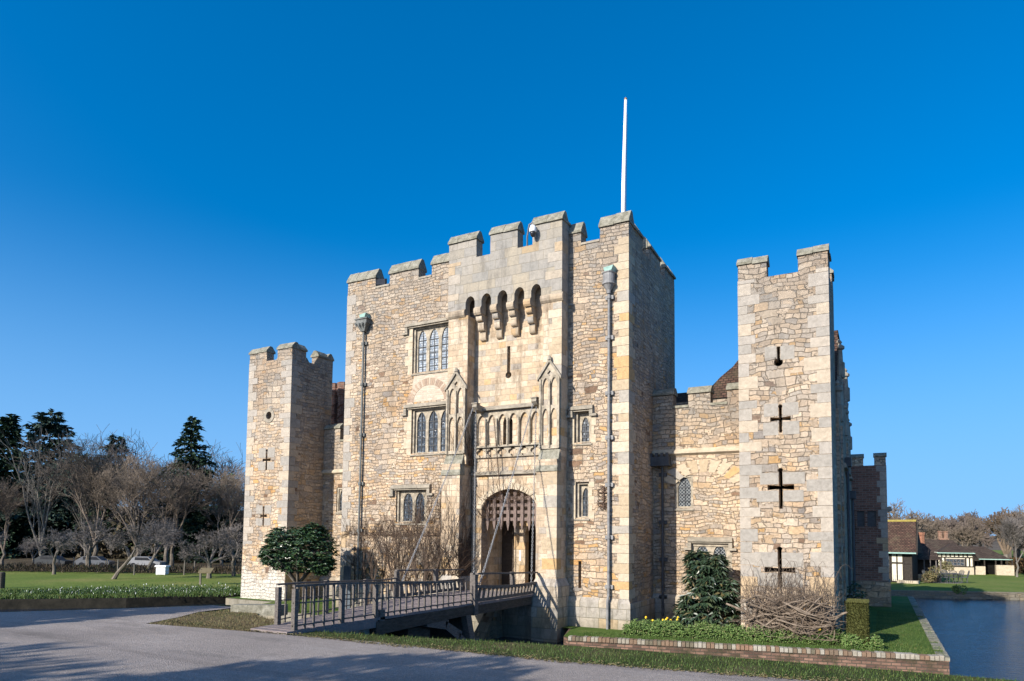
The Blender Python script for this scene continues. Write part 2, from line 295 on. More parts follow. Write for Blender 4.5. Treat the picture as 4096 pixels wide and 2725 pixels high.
# road: pale worn asphalt with patches and grit
g = G('asphalt', 0.85, 0.25); p = g.pos()
c = g.ramp(g.noise(p, 0.45, 6, 0.65), [(0.3, (0.235, 0.202, 0.178)), (0.55, (0.29, 0.25, 0.222)), (0.72, (0.345, 0.30, 0.268))])
grit = g.n('TexVoronoi', None, Vector=p, Scale=55.0)
gr = g.n('SeparateColor', None, Color=grit.outputs['Color']).outputs[0]
c = g.mix(1.0, c, g.ramp(gr, [(0, (0.78,)*3), (0.7, (1.0,)*3), (1, (1.28,)*3)]), 'MULTIPLY')
trk_ = g.noise(g.n('Mapping', None, Vector=p, Rotation=(0, 0, -0.1), Scale=(0.10, 1.3, 1)).outputs[0], 1.0, 6, 0.65)   # wheel-worn bands along the road
c = g.mix(1.0, c, g.ramp(trk_, [(0.36, (0.78, 0.775, 0.77)), (0.5, (1.0,)*3), (0.66, (1.13, 1.12, 1.10))]), 'MULTIPLY')
c = g.mix(g.math('MULTIPLY', g.smooth(g.noise(g.vmul(p, (.5, 1.6, 1)), 0.7, 8, 0.75), 0.56, 0.66), 0.4), c, (0.13, 0.115, 0.10))
g.col(c); g.bump(g.math('ADD', g.n('TexVoronoi', None, Vector=p, Scale=55.0).outputs[0], g.noise(p, 3, 4)), 0.012, 0.9)
MT['road'] = g.m
# leaded glass: small panes that each lean a little, lead lines between
g = G('leaded_glass', 0.12, 0.6); uv = g.uv()
br = g.n('TexBrick', {'offset': 0.0}, Vector=uv, Color1=(0, 0, 0, 1), Color2=(1, 1, 1, 1), Mortar=(0, 0, 0, 1), Scale=1.0)
for k, v in (('Mortar Size', 0.008), ('Brick Width', 0.075), ('Row Height', 0.10)): br.inputs[k].default_value = v
g.col(g.mix(br.outputs[1], g.ramp(br.outputs[0], [(0, (0.012, 0.017, 0.024)), (0.6, (0.04, 0.055, 0.075)), (1, (0.14, 0.17, 0.2))]), (0.05, 0.05, 0.05)))
g.t.links.new(g.ramp(br.outputs[0], [(0, (0.06,)*3), (1, (0.3,)*3)]), g.b.inputs['Roughness'])
g.bump(br.outputs[0], 0.03, 0.6); MT['glass'] = g.m
g = G('painted_sky_glass', 0.15, 0.6); uv = g.uv()
br = g.n('TexBrick', {'offset': 0.0}, Vector=uv, Color1=(0, 0, 0, 1), Color2=(1, 1, 1, 1), Mortar=(0, 0, 0, 1), Scale=1.0)
for k, v in (('Mortar Size', 0.008), ('Brick Width', 0.075), ('Row Height', 0.10)): br.inputs[k].default_value = v
g.col(g.mix(br.outputs[1], g.ramp(br.outputs[0], [(0, (0.16, 0.20, 0.25)), (0.5, (0.30, 0.35, 0.40)), (1, (0.45, 0.48, 0.5))]), (0.08, 0.08, 0.08)))  # pale blue panes: the sky's reflection put into the base colour
g.bump(br.outputs[0], 0.03, 0.6); MT['pale_glass'] = g.m
g = G('lattice_glass', 0.15, 0.6); uv = g.uv()
vv = g.n('Mapping', None, Vector=uv, Rotation=(0, 0, pi/4), Scale=(1, 1, 1)).outputs[0]
br = g.n('TexBrick', {'offset': 0.0}, Vector=vv, Color1=(0, 0, 0, 1), Color2=(1, 1, 1, 1), Mortar=(0, 0, 0, 1), Scale=1.0)
for k, v in (('Mortar Size', 0.011), ('Brick Width', 0.09), ('Row Height', 0.09)): br.inputs[k].default_value = v
g.col(g.mix(br.outputs[1], g.ramp(br.outputs[0], [(0, (0.010, 0.014, 0.018)), (1, (0.035, 0.045, 0.055))]), (0.22, 0.23, 0.23)))
g.bump(br.outputs[0], 0.02, 0.5); MT['lattice'] = g.m
# moat water
g = G('moat_water', 0.03, 0.5); p = g.pos()
g.col((0.004, 0.012, 0.030)); g.b.inputs['IOR'].default_value = 1.33
wv = g.math('ADD', g.noise(g.n('Mapping', None, Vector=p, Rotation=(0, 0, -0.5), Scale=(0.8, 3.6, 1)).outputs[0], 1.6, 6, 0.65), g.math('MULTIPLY', g.noise(p, 0.35, 3), 1.5)); g.bump(wv, 0.08, 0.6); MT['water'] = g.m

# ------------------------------------------------------------------ mesh builder
class MB:
    def __init__(s): s.v = []; s.f = []; s.m = []; s.k = 0
    def mat(s, k): s.k = k; return s
    def face(s, pts):
        b = len(s.v); s.v += [tuple(p) for p in pts]; s.f.append(tuple(range(b, b+len(pts)))); s.m.append(s.k)
    def box(s, x0, x1, y0, y1, z0, z1, k=None):
        s.hexa([(x0, y0, z0), (x1, y0, z0), (x1, y1, z0), (x0, y1, z0), (x0, y0, z1), (x1, y0, z1), (x1, y1, z1), (x0, y1, z1)], k); return s
    def hexa(s, c, k=None):
        b = len(s.v); s.v += [tuple(p) for p in c]; k = s.k if k is None else k
        for q in ((3, 2, 1, 0), (4, 5, 6, 7), (0, 1, 5, 4), (1, 2, 6, 5), (2, 3, 7, 6), (3, 0, 4, 7)):
            s.f.append(tuple(b+i for i in q)); s.m.append(k)
        return s
    def plate(s, outer, holes, d0, d1, ax='y', k=None):
        """flat slab with holes; outline in (u, z), front at d0, back at d1"""
        k = s.k if k is None else k
        mp = (lambda u, v, d: (u, d, v)) if ax == 'y' else (lambda u, v, d: (d, u, v)) if ax == 'x' else (lambda u, v, d: (u, v, d))
        loops = [outer]+list(holes); flat = [p for l in loops for p in l]
        tris = tessellate_polygon([[Vector((u, v, 0)) for u, v in l] for l in loops])
        for d in (d0, d1):
            b = len(s.v); s.v += [mp(u, v, d) for u, v in flat]
            for t in tris: s.f.append(tuple(b+i for i in t)); s.m.append(k)
        for l in loops:
            n = len(l)
            for i in range(n):
                (a, c), (e, h) = l[i], l[(i+1) % n]
                s.face([mp(a, c, d0), mp(e, h, d0), mp(e, h, d1), mp(a, c, d1)]); s.m[-1] = k
        return s
    def tube(s, pts, rad, n=6, k=None, cap=True):
        k = s.k if k is None else k
        pts = [Vector(p) for p in pts]; rr = rad if isinstance(rad, (list, tuple)) else [rad]*len(pts)
        b = len(s.v); a = None
        for i, p in enumerate(pts):
            d = (pts[min(i+1, len(pts)-1)]-pts[max(i-1, 0)])
            d = d.normalized() if d.length > 1e-9 else Vector((0, 0, 1))
            if a is None: a = d.cross(Vector((0.37, 0.91, 0.17))).normalized()
            a = (a-d*a.dot(d)); a = a.normalized() if a.length > 1e-6 else d.orthogonal().normalized()
            c = d.cross(a)
            for j in range(n):
                t = 2*pi*j/n; q = p+(a*cos(t)+c*sin(t))*rr[i]; s.v.append((q.x, q.y, q.z))
        for i in range(len(pts)-1):
            for j in range(n):
                s.f.append((b+i*n+j, b+i*n+(j+1) % n, b+(i+1)*n+(j+1) % n, b+(i+1)*n+j)); s.m.append(k)
        if cap and n > 2:
            s.f.append(tuple(b+j for j in range(n-1, -1, -1))); s.m.append(k)
            e = b+(len(pts)-1)*n; s.f.append(tuple(e+j for j in range(n))); s.m.append(k)
        return s
    def lathe(s, prof, cx, cy, n=16, k=None):
        k = s.k if k is None else k; b = len(s.v)
        for r, z in prof:
            for j in range(n): s.v.append((cx+r*cos(2*pi*j/n), cy+r*sin(2*pi*j/n), z))
        for i in range(len(prof)-1):
            for j in range(n):
                s.f.append((b+i*n+j, b+i*n+(j+1) % n, b+(i+1)*n+(j+1) % n, b+(i+1)*n+j)); s.m.append(k)
        s.f.append(tuple(b+j for j in range(n-1, -1, -1))); s.m.append(k)
        e = b+(len(prof)-1)*n; s.f.append(tuple(e+j for j in range(n))); s.m.append(k)
        return s
    def leaf(s, p, d, n, L, W, fold=0.25, k=None):
        """pointed leaf: two triangles pairs folded on the midrib"""
        k = s.k if k is None else k
        d = d.normalized(); sd_ = d.cross(n); sd_ = sd_.normalized() if sd_.length > 1e-6 else d.orthogonal(); n = sd_.cross(d)
        b = len(s.v); m_ = p+d*L*0.5
        q = [p, m_+sd_*W*.5+n*W*fold, p+d*L-n*L*0.12, m_-sd_*W*.5+n*W*fold]
        s.v += [(a.x, a.y, a.z) for a in q]; s.f += [(b, b+1, b+2), (b, b+2, b+3)]; s.m += [k, k]
    def build(s, name, mats, parent=None, uv=True, smooth=False, base=None, at=None):
        mats = mats if isinstance(mats, (list, tuple)) else [mats]
        B = Vector(base if base is not None else BASE[parent.name] if parent else (0, 0, 0))
        vs = [(x-B.x, y-B.y, z-B.z) for x, y, z in s.v] if B.length else s.v
        me = bpy.data.meshes.new(name); me.from_pydata(vs, [], s.f)
        for m_ in mats: me.materials.append(MT[m_] if isinstance(m_, str) else m_)
        if len(mats) > 1: me.polygons.foreach_set('material_index', s.m)
        if uv:
            ul = me.uv_layers.new(name='UVMap').data; buf = [0.0]*(2*len(ul))
            for p_ in me.polygons:
                nx, ny, nz = (abs(t) for t in p_.normal); i, j = (0, 1) if nz > .75 else (1, 2) if nx > ny else (0, 2)
                for li in p_.loop_indices:
                    q = s.v[me.loops[li].vertex_index]; buf[2*li] = q[i]; buf[2*li+1] = q[j]
            ul.foreach_set('uv', buf)
        if smooth: me.polygons.foreach_set('use_smooth', [True]*len(me.polygons))
        me.update()
        o = bpy.data.objects.new(name, me); COL.objects.link(o)
        if parent: o.parent = parent
        else: o.location = at if at is not None else B
        BASE[o.name] = tuple(B)
        return o
BASE = {}
def tag(o, label=None, cat=None, group=None, kind=None):
    for k, v in (('label', label), ('category', cat), ('group', group), ('kind', kind)):
        if v: o[k] = v
    return o
def thing(name, loc, label, cat, group=None, rz=0, local=False):
    o = bpy.data.objects.new(name, None); COL.objects.link(o); o.location = loc; o.rotation_euler[2] = rz
    o.empty_display_size = 0.3; BASE[o.name] = (0, 0, 0) if (local or rz) else tuple(loc)
    return tag(o, label, cat, group)
def dup(root, loc, rz=0, s=1.0, label=None, group=None):
    r = root.copy(); COL.objects.link(r); r.location = loc; r.rotation_euler = (0, 0, rz); r.scale = (s, s, s) if not isinstance(s, tuple) else s
    if label: r['label'] = label
    if group: r['group'] = group
    for ch in [o for o in root.children]:
        c_ = ch.copy(); COL.objects.link(c_); c_.parent = r
        for gc in ch.children:
            d_ = gc.copy(); COL.objects.link(d_); d_.parent = c_
    return r
def struct(name, mb, m, uv=True): return tag(mb.build(name, m, uv=uv), kind='structure')
def rect(x0, x1, z0, z1): return [(x0, z0), (x1, z0), (x1, z1), (x0, z1)]
def arch(x0, x1, z0, zs, zt, n=12, p=1.7, q=.56, foil=0.0):
    c_, h = (x0+x1)/2, (x1-x0)/2; pts = [(x0, z0), (x1, z0)]
    for i in range(n+1):
        u = 1-2*i/n; f = max(0, 1-abs(u)**p)**q
        x = c_+u*h
        if foil: x = c_+u*h*(1-foil*abs(sin(3*pi*(i/n))) if 0 < i < n else 1)
        pts.append((x, zs+(zt-zs)*f))
    return pts
def circle(cx, cz, r, n=14, a0=0): return [(cx+r*cos(a0+2*pi*i/n), cz+r*sin(a0+2*pi*i/n)) for i in range(n)]
def cross_hole(cx, cz, z0, z1, hw, t=.055, e=.035):
    return [(cx-t, z0), (cx+t, z0), (cx+t, cz-t), (cx+hw, cz-t-e), (cx+hw, cz+t+e), (cx+t, cz+t), (cx+t, z1-.12), (cx+t+e, z1-.06), (cx+t*.6, z1),
            (cx-t*.6, z1), (cx-t-e, z1-.06), (cx-t, z1-.12), (cx-t, cz+t), (cx-hw, cz+t+e), (cx-hw, cz-t-e), (cx-t, cz-t)]
def quatrefoil(cx, cz, r, n=24):
    return [(cx+r*(.62+.38*abs(cos(2*a)))*cos(a), cz+r*(.62+.38*abs(cos(2*a)))*sin(a)) for a in [2*pi*i/n for i in range(n)]]
# ================================================================== GATEHOUSE
gate = thing('gatehouse', (-6.5, 0, -1.5), 'tall square central stone gatehouse with portcullis arch, machicolation and battlements', 'gatehouse')
def cap_mesh(mb, x0, x1, y0, y1, zb, zt, ax='x', o=.06, e=.04, lip=.08):
    """sloping coping along axis ax"""
    if ax == 'x': a0, a1, b0, b1 = x0-e, x1+e, y0-o, y1+o
    else: a0, a1, b0, b1 = y0-e, y1+e, x0-o, x1+o
    m_ = (b0+b1)/2; r = (b1-b0)*.12
    prof = [(b0, zb), (b1, zb), (b1, zb+lip), (m_+r, zt), (m_-r, zt), (b0, zb+lip)]
    P = (lambda a, b, z: (a, b, z)) if ax == 'x' else (lambda a, b, z: (b, a, z))
    n = max(1, int((a1-a0)/.45)); cuts = [a0+(a1-a0)*i/n for i in range(n+1)]
    for i in range(n):                                   # separate coping stones, slightly out of line
        dz = rnd.uniform(-.02, .02); u0, u1 = cuts[i]+.004, cuts[i+1]-.004
        A = [P(u0, b, z+dz) for b, z in prof]; Bq = [P(u1, b, z+dz) for b, z in prof]
        mb.face(A[::-1]); mb.face(Bq)
        for j in range(6): mb.face([A[j], A[(j+1) % 6], Bq[(j+1) % 6], Bq[j]])
def merlon(parent, x0, x1, y0, y1, z0, zb, zt, mat='rub', ax='x', name='merlon', sub=True):
    b = MB().box(x0, x1, y0, y1, z0, zb); j_ = lambda: rnd.uniform(-.014, .014)
    b.v = [v if v[2] < zb-.01 else (v[0]+j_(), v[1]+j_(), v[2]+j_()*.3) for v in b.v]
    if sub:
        o = b.build(name, mat, parent); c_ = MB(); cap_mesh(c_, x0, x1, y0, y1, zb+.003, zt, ax); c_.build('cap', 'cap', o, base=BASE[parent.name])
    else:
        b.mat(1); cap_mesh(b, x0, x1, y0, y1, zb+.003, zt, ax); o = b.build(name, [mat, 'cap'], parent)
    return o
def quoins(mb, x, y, z0, z1, sx, sy, big=.55, small=.32, proud=.012, front=True, side=True):
    """long-and-short corner stones; sx/sy: direction in which each face runs away from the corner"""
    z = z0; i = 0
    while z < z1-.1:
        h = rnd.uniform(.26, .46); h = min(h, z1-z); L = (big if i % 2 else small)*rnd.uniform(.85, 1.2); Ls = (small if i % 2 else big)*rnd.uniform(.85, 1.2)
        xs = sorted((x-sx*proud, x+sx*L)); ys = sorted((y-sy*proud, y+sy*Ls)); g_ = .007
        if front and side:      # an L-shaped stone as one island: front leg + side leg share the corner block
            a, b_ = (x-sx*proud, y-sy*proud); pts = [(a, b_), (x+sx*L, b_), (x+sx*L, y+sy*.05), (x+sx*.05, y+sy*.05), (x+sx*.05, y+sy*Ls), (a, y+sy*Ls)]
        else: pts = [(xs[0], y-sy*proud), (xs[1], y-sy*proud), (xs[1], y+sy*.05), (xs[0], y+sy*.05)]
        b0 = len(mb.v); n = len(pts); mb.v += [(p_[0], p_[1], z+g_) for p_ in pts]+[(p_[0], p_[1], z+h-g_) for p_ in pts]
        mb.f.append(tuple(b0+j for j in range(n))); mb.f.append(tuple(b0+n+j for j in range(n))); mb.m += [mb.k]*2
        for j in range(n): mb.f.append((b0+j, b0+(j+1) % n, b0+n+(j+1) % n, b0+n+j)); mb.m.append(mb.k)
        z += h; i += 1
# window openings in the front wall
WU = rect(-9.36, -7.36, 8.42, 10.36); WM = rect(-9.34, -7.36, 5.06, 6.94); WL = rect(-10.06, -8.5, 2.24, 3.62)
WR1 = rect(-2.04, -1.38, 5.1, 6.3); WR2 = rect(-1.98, -1.46, 2.4, 3.68)
SLR = rect(-1.86, -1.75, -.1, .86); GATE = arch(-5.87, -3.45, -.34, 2.75, 3.5, 14, 1.7, .55)
NICHE = arch(-4.96, -4.55, 5.17, 6.05, 6.34, 8)
SLP = [(-4.82, 7.95)]+[(-4.755+.13*cos(a), 7.86+.13*sin(a)) for a in [radians(t) for t in range(120, 421, 25)]]+[(-4.69, 7.95), (-4.69, 8.98), (-4.82, 8.98)]
wall = MB()
wall.plate(rect(-13, 0, -2.3, 12.38), [WU, WM, WL, WR1, WR2, SLR, [(x, z+.0) for x, z in GATE], NICHE, SLP], 0, .5)
wall.plate(rect(.5, 6.1, -2.3, 12.38), [], -.5, 0, 'x')
wall.box(-13, -12.5, .5, 6.1, -2.3, 12.38); wall.box(-12.5, -.5, 5.6, 6.1, -2.3, 12.38)
wall.mat(1).box(-12.5, -.5, .5, 5.6, 11.5, 11.7)
wall.build('wall', ['rub', 'dgrey'], gate)
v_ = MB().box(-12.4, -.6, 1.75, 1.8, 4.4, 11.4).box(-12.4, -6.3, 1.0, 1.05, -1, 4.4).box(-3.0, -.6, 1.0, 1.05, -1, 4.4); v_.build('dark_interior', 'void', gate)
def qcol(parent, mat, *a, **k):
    q_ = MB(); quoins(q_, *a, **k); return q_.build('quoins', mat, parent)
qcol(gate, 'quoinp', 0, 0, -.4, 12.35, -1, 1, .62, .36); qcol(gate, 'quoin', -13, 0, -.4, 12.35, 1, 1, .5, .3)
for a, b_ in ((-13.1, -7.3), (-2.2, .1)):                # chamfered plinth
    pl = MB().hexa([(a, -.13, -2.3), (b_, -.13, -2.3), (b_, -.0, -2.3), (a, -.0, -2.3), (a, -.13, -.55), (b_, -.13, -.55), (b_-.1, -.0, -.40), (a, -.0, -.40)])
    if b_ > 0: pl.hexa([(0, .0, -2.3), (.1, .0, -2.3), (.1, 6.1, -2.3), (0, 6.1, -2.3), (0, .0, -.55), (.1, .0, -.55), (.1, 6.1, -.55), (0, 6.1, -.55)])
    pl.build('plinth', 'ashlow', gate)
for x0, x1, y0, y1, ax in ((-13, -11.42, 0, .5, 'x'), (-10.66, -9.14, 0, .5, 'x'), (-8.46, -7.2, 0, .5, 'x'), (-2.3, -1.82, 0, .5, 'x'), (-1.08, 0, 0, .5, 'x'),
                           (-.5, 0, .5, 1.6, 'y'), (-.5, 0, 2.5, 3.9, 'y'), (-.5, 0, 4.6, 6.1, 'y')):
    merlon(gate, x0, x1, y0, y1, 12.38, 12.87, 13.34, 'rub', ax)
for x0, x1 in ((-11.42, -10.66), (-9.14, -8.46), (-1.82, -1.08)): MB().box(x0+.003, x1-.003, -.03, .53, 12.38, 12.46).build('crenel_sill', 'dgrey', gate)
ch_ = MB().box(-2.4, -1.5, 5.0, 5.8, 11.7, 14.1); ch_.build('chimney', 'brickt', gate)

# ---- windows
def hood(mb, x0, x1, zt, zd, y=0, t=.17, out=.13, left=True, right=True):
    """square label moulding with dropped returns and little stops"""
    mb.hexa([(x0, y-out, zt-t), (x1, y-out, zt-t), (x1, y, zt-t-.03), (x0, y, zt-t-.03), (x0, y-out, zt-.06), (x1, y-out, zt-.06), (x1, y, zt), (x0, y, zt)])
    mb.box(x0+.02, x1-.02, y-out*.55, y, zt-t-.06, zt-t-.031)
    for on, a, b_, s_ in ((left, x0, x0+.13, -1), (right, x1-.13, x1, 1)):
        if on:
            mb.box(a, b_, y-out, y, zd+.09, zt-t-.031)
            c_, d_ = (a-.14, b_) if s_ < 0 else (a, b_+.14); mb.box(c_, d_, y-out*.9, y, zd, zd+.088)
def window(parent, frame, lights, zsill, y=0, hd=None, rec=.16, bars=(4, 1), glass='glass', foil=.1, mat='trac', surround=None, zdrop=0, name='window', extra=None):
    x0, x1, z0, z1 = frame[0][0], frame[1][0], frame[0][1], frame[2][1]
    f = MB(); g_ = .004
    holes = [arch(a, b_, z0+.06, zs, zt, 12, 1.75, .55, foil) for a, b_, zs, zt in lights]
    f.plate(rect(x0+g_, x1-g_, z0+g_, z1-g_), holes, y+rec, y+rec+.06)
    f.plate(rect(x0+g_, x1-g_, z0+g_, z1-g_), [rect(x0+.09, x1-.09, z0+.03, z1-.08)], y+rec*.45, y+rec-.001)
    for a, b_, zs, zt in lights:                          # sunk spandrels above each head
        m_ = (zt+z1)/2+.02
    o = f.build(name, mat, parent); B = BASE[parent.name]
    for a, b_, zs, zt in lights:
        p_ = MB(); p_.face([(a-.03, y+rec+.05, z0+.03), (b_+.03, y+rec+.05, z0+.03), (b_+.03, y+rec+.05, zt+.03), (a-.03, y+rec+.05, zt+.03)]); p_.build('pane', glass, o, base=B)
    for a, b_, zs, zt in lights:
        b = MB()
        for i in range(1, bars[0]+1): zz = z0+(zs-z0)*i/(bars[0]+.15); b.box(a, b_, y+rec+.02, y+rec+.045, zz-.013, zz+.013)
        for i in range(1, bars[1]+1): xx = a+(b_-a)*i/(bars[1]+1); b.box(xx-.011, xx+.011, y+rec+.018, y+rec+.048, z0+.06, zt)
        b.build('glazing_bars', 'leadd', o, base=B)
    s_ = MB().hexa([(x0-.03, y-.05, z0-.10), (x1+.03, y-.05, z0-.10), (x1+.03, y+.02, z0-.14), (x0-.03, y+.02, z0-.14), (x0-.03, y-.05, z0-.06), (x1+.03, y-.05, z0-.06), (x1+.03, y+rec, z0+.025), (x0-.03, y+rec, z0+.025)])
    s_.build('sill', 'dgrey', o, base=B)
    if hd:
        h_ = MB(); hood(h_, hd[0], hd[1], hd[2], hd[3], y, left=hd[4] if len(hd) > 4 else True, right=hd[5] if len(hd) > 5 else True); h_.build('hood_mould', 'dgrey', o, base=B)
    if surround:
        for sd_ in (0, 1):
            s2 = MB(); z = z0-.05; i = sd_
            while z < z1-.1:
                h = min(rnd.uniform(.25, .42), z1-z); wl = surround*(1.25 if i % 2 else .75); a, b_ = ((x0-wl, x0-.002), (x1+.002, x1+wl))[sd_]
                if (b_ < -7.19 or b_ > -2.25 or x0 > -2.1) and (a > -7.3 or b_ < -7.19): s2.box(a, b_, y-.012, y+.05, z+.005, z+h-.005)
                z += h; i += 1
            if s2.v: s2.build('jamb_stones', 'dress', o, base=B)
    return o
LU = [(-9.19, -8.77, 9.85, 10.22), (-8.62, -8.17, 9.85, 10.22), (-8.02, -7.56, 9.85, 10.22)]
window(gate, WU, LU, 8.42, hd=(-9.7, -7.2, 10.56, 10.08, True, False), surround=.3, bars=(5, 1), glass='pale_glass')
LM = [(-9.17, -8.73, 6.42, 6.79), (-8.59, -8.13, 6.42, 6.8), (-7.99, -7.54, 6.42, 6.8)]
window(gate, WM, LM, 5.06, hd=(-9.68, -7.2, 7.14, 6.66, True, False), surround=.3, bars=(4, 1))
window(gate, WL, [(-9.79, -9.32, 3.12, 3.45), (-9.18, -8.72, 3.12, 3.45)], 2.24, hd=(-10.28, -8.3, 3.8, 3.32), bars=(5, 1))
window(gate, WR1, [(-1.84, -1.56, 5.75, 6.04)], 5.1, hd=(-2.2, -1.3, 6.45, 6.02), rec=.22, bars=(3, 1), surround=.14)
window(gate, WR2, [(-1.81, -1.55, 3.2, 3.48)], 2.4, rec=.24, bars=(5, 1), surround=.16)
bp = MB()                                                 # faded brick relieving arch between the windows
outr = [(-8.5+1.12*cos(t), 7.08+1.08*sin(t)) for t in [pi*i/16 for i in range(17)]]
bp.mat(0).plate([(-9.45, 7.2), (-7.25, 7.2), (-7.25, 8.3), (-7.9, 8.34), (-9.25, 8.3)], [], -.006, .05)
for i in range(30):
    a0, a1 = pi*(i+.08)/30, pi*(i+.92)/30
    if -8.5+1.1*cos(a1) > -7.24: continue
    q = [(-8.5+r_*cos(t), 7.12+r_*.95*sin(t)) for r_, t in ((.78, a0), (1.08, a0), (1.08, a1), (.78, a1))]
    bp.mat(1).plate(q, [], -.016, .05)
bp.build('brick_arch', ['brickp', blocks('faded_voussoir', [(0, (.36, .27, .20)), (.4, (.44, .36, .28)), (.7, (.32, .235, .18))], 40, 60, 0)], gate)
# ---- gate passage
pa = MB()
pa.box(-6.02, -5.88, .5, 1.5, -.34, 3.3); pa.box(-3.44, -3.3, .5, 1.5, -.34, 3.3); pa.box(-6.02, -3.3, .5, 1.75, 3.4, 3.6)
pa.plate(rect(-5.88, -3.44, -.34, 3.4), [arch(-5.86, -5.22, -.33, 2.0, 2.45, 8), arch(-4.72, -3.5, -.33, 1.9, 2.5, 8)], 1.4, 1.7)
pa.build('gate_passage', 'ash', gate)
dr = MB().box(-5.9, -5.2, 1.55, 1.62, -.33, 2.6)
for i in range(7):
    for j in range(14): dr.box(-5.83+i*.095, -5.79+i*.095, 1.53, 1.551, -.25+j*.19, -.21+j*.19)
dr.box(-4.8, -3.4, 2.1, 2.16, -.33, 2.7); dr.build('oak_door', 'door', gate)
MB().box(-6.2, -3.2, -.5, 2.6, -.42, -.345).build('threshold', 'ashlow', gate)
MB().box(-4.98, -4.9, 1.385, 1.399, .75, 1.15).build('notice', 'wpaint', gate)

# ---- porch: piers, overhanging upper stage on arches
YP = -.60
po = MB()
archx = [(-6.19, .21), (-5.465, .215), (-4.755, .215), (-4.035, .21), (-3.335, .205)]
bot = [(-7.2, 10.25)]
for cx, h in archx:
    pts = arch(cx-h, cx+h, 10.25, 10.76, 10.99, 8); bot += [(cx-h, 10.25)]+[(x, z) for x, z in pts[2:]][::-1]+[(cx+h, 10.25)]
outl = bot+[(-2.3, 10.25), (-2.3, 12.5), (-7.2, 12.5)]
po.mat(1).plate(outl, [], YP, YP+.33)
po.mat(1).box(-7.2, -6.9, YP+.33, 0, 10.25, 12.5); po.box(-2.6, -2.3, YP+.33, .02, 10.25, 12.5)
po.mat(0).box(-7.18, -6.27, YP, 0, 4.45, 10.249); po.box(-3.04, -2.3, YP, 0, 4.45, 10.249)
YL = -.88
for a, b_ in ((-7.18, -6.36), (-3.12, -2.32)):            # lower stage of each pier + splayed foot
    po.mat(0).box(a, b_, YL, 0, .25, 4.449)
    c_, d_ = a-.07, b_+.14
    po.mat(2).hexa([(c_, YL-.2, -2.3), (d_, YL-.2, -2.3), (d_, 0, -2.3), (c_, 0, -2.3), (c_, YL-.16, -.02), (d_, YL-.16, -.02), (d_, 0, -.02), (c_, 0, -.02)])
    po.hexa([(c_, YL-.16, -.019), (d_, YL-.16, -.019), (d_, -.01, -.019), (c_, -.01, -.019), (a, YL, .249), (b_, YL, .249), (b_, -.01, .249), (a, -.01, .249)])
porch = po.build('porch', ['ashsm', 'ashtop', 'ashlow'], gate); GB = BASE[gate.name]
qcol(gate, 'quoinp', -2.3, YP, 4.9, 10.15, -1, 1, .55, .34, .01); qcol(gate, 'quoin', -2.3, YP, 10.6, 12.45, -1, 1, .55, .34, .01); qcol(gate, 'quoin', -7.2, YP, 10.65, 12.45, 1, 1, .5, .3, .01); qcol(gate, 'quoinp', -2.32, YL, .3, 4.1, -1, 1, .5, .34, .01)
mm = MB()
for x0, x1 in ((-7.2, -5.93), (-5.31, -4.13), (-3.5, -2.3)): merlon(gate, x0, x1, YP, YP+.45, 12.5, 13.22, 13.6, 'ashtop')
merlon(gate, -2.75, -2.3, YP+.45, .02, 12.5, 13.22, 13.6, 'ashtop', 'y')
segs = [-7.26]+[v for cx, h in archx for v in (cx-h, cx+h)]+[-2.24]
for i in range(0, len(segs), 2):                          # roll moulding broken by the arches
    st = MB(); a, b_ = segs[i], segs[i+1]; pr_ = [(YP-.02, 10.20), (YP-.08, 10.27), (YP-.10, 10.36), (YP-.08, 10.45), (YP, 10.52)]
    for j in range(4): st.face([(a, *pr_[j]), (b_, *pr_[j]), (b_, *pr_[j+1]), (a, *pr_[j+1])])
    for e_ in (a, b_): st.face([(e_, YP+.02, 10.2)]+[(e_, *t) for t in pr_]+[(e_, YP+.02, 10.52)])
    st.face([(a, *pr_[0]), (b_, *pr_[0]), (b_, YP+.03, 10.2), (a, YP+.03, 10.2)])
    st.build('string_course', 'ash', gate)
for i in range(4):
    a, b_ = archx[i][0]+archx[i][1], archx[i+1][0]-archx[i+1][1]; c_ = MB()
    for ya, zt, zb in ((YP+.06, 10.245, 9.98), (YP+.22, 9.978, 9.64), (YP+.38, 9.638, 9.3)):
        n = 5; pr_ = [(ya+.11*(1-cos(t)), zb+.16-.16*sin(t)) for t in [pi/2*j/n for j in range(n+1)]]
        prof = [(0, zt), (ya, zt)]+pr_+[(0, zb)]
        A = [(a+.02, *q) for q in prof]; Bq = [(b_-.02, *q) for q in prof]; c_.face(A); c_.face(Bq[::-1])
        for j in range(len(prof)): k2 = (j+1) % len(prof); c_.face([A[j], A[k2], Bq[k2], Bq[j]])
    c_.build('corbel', 'ash', gate)
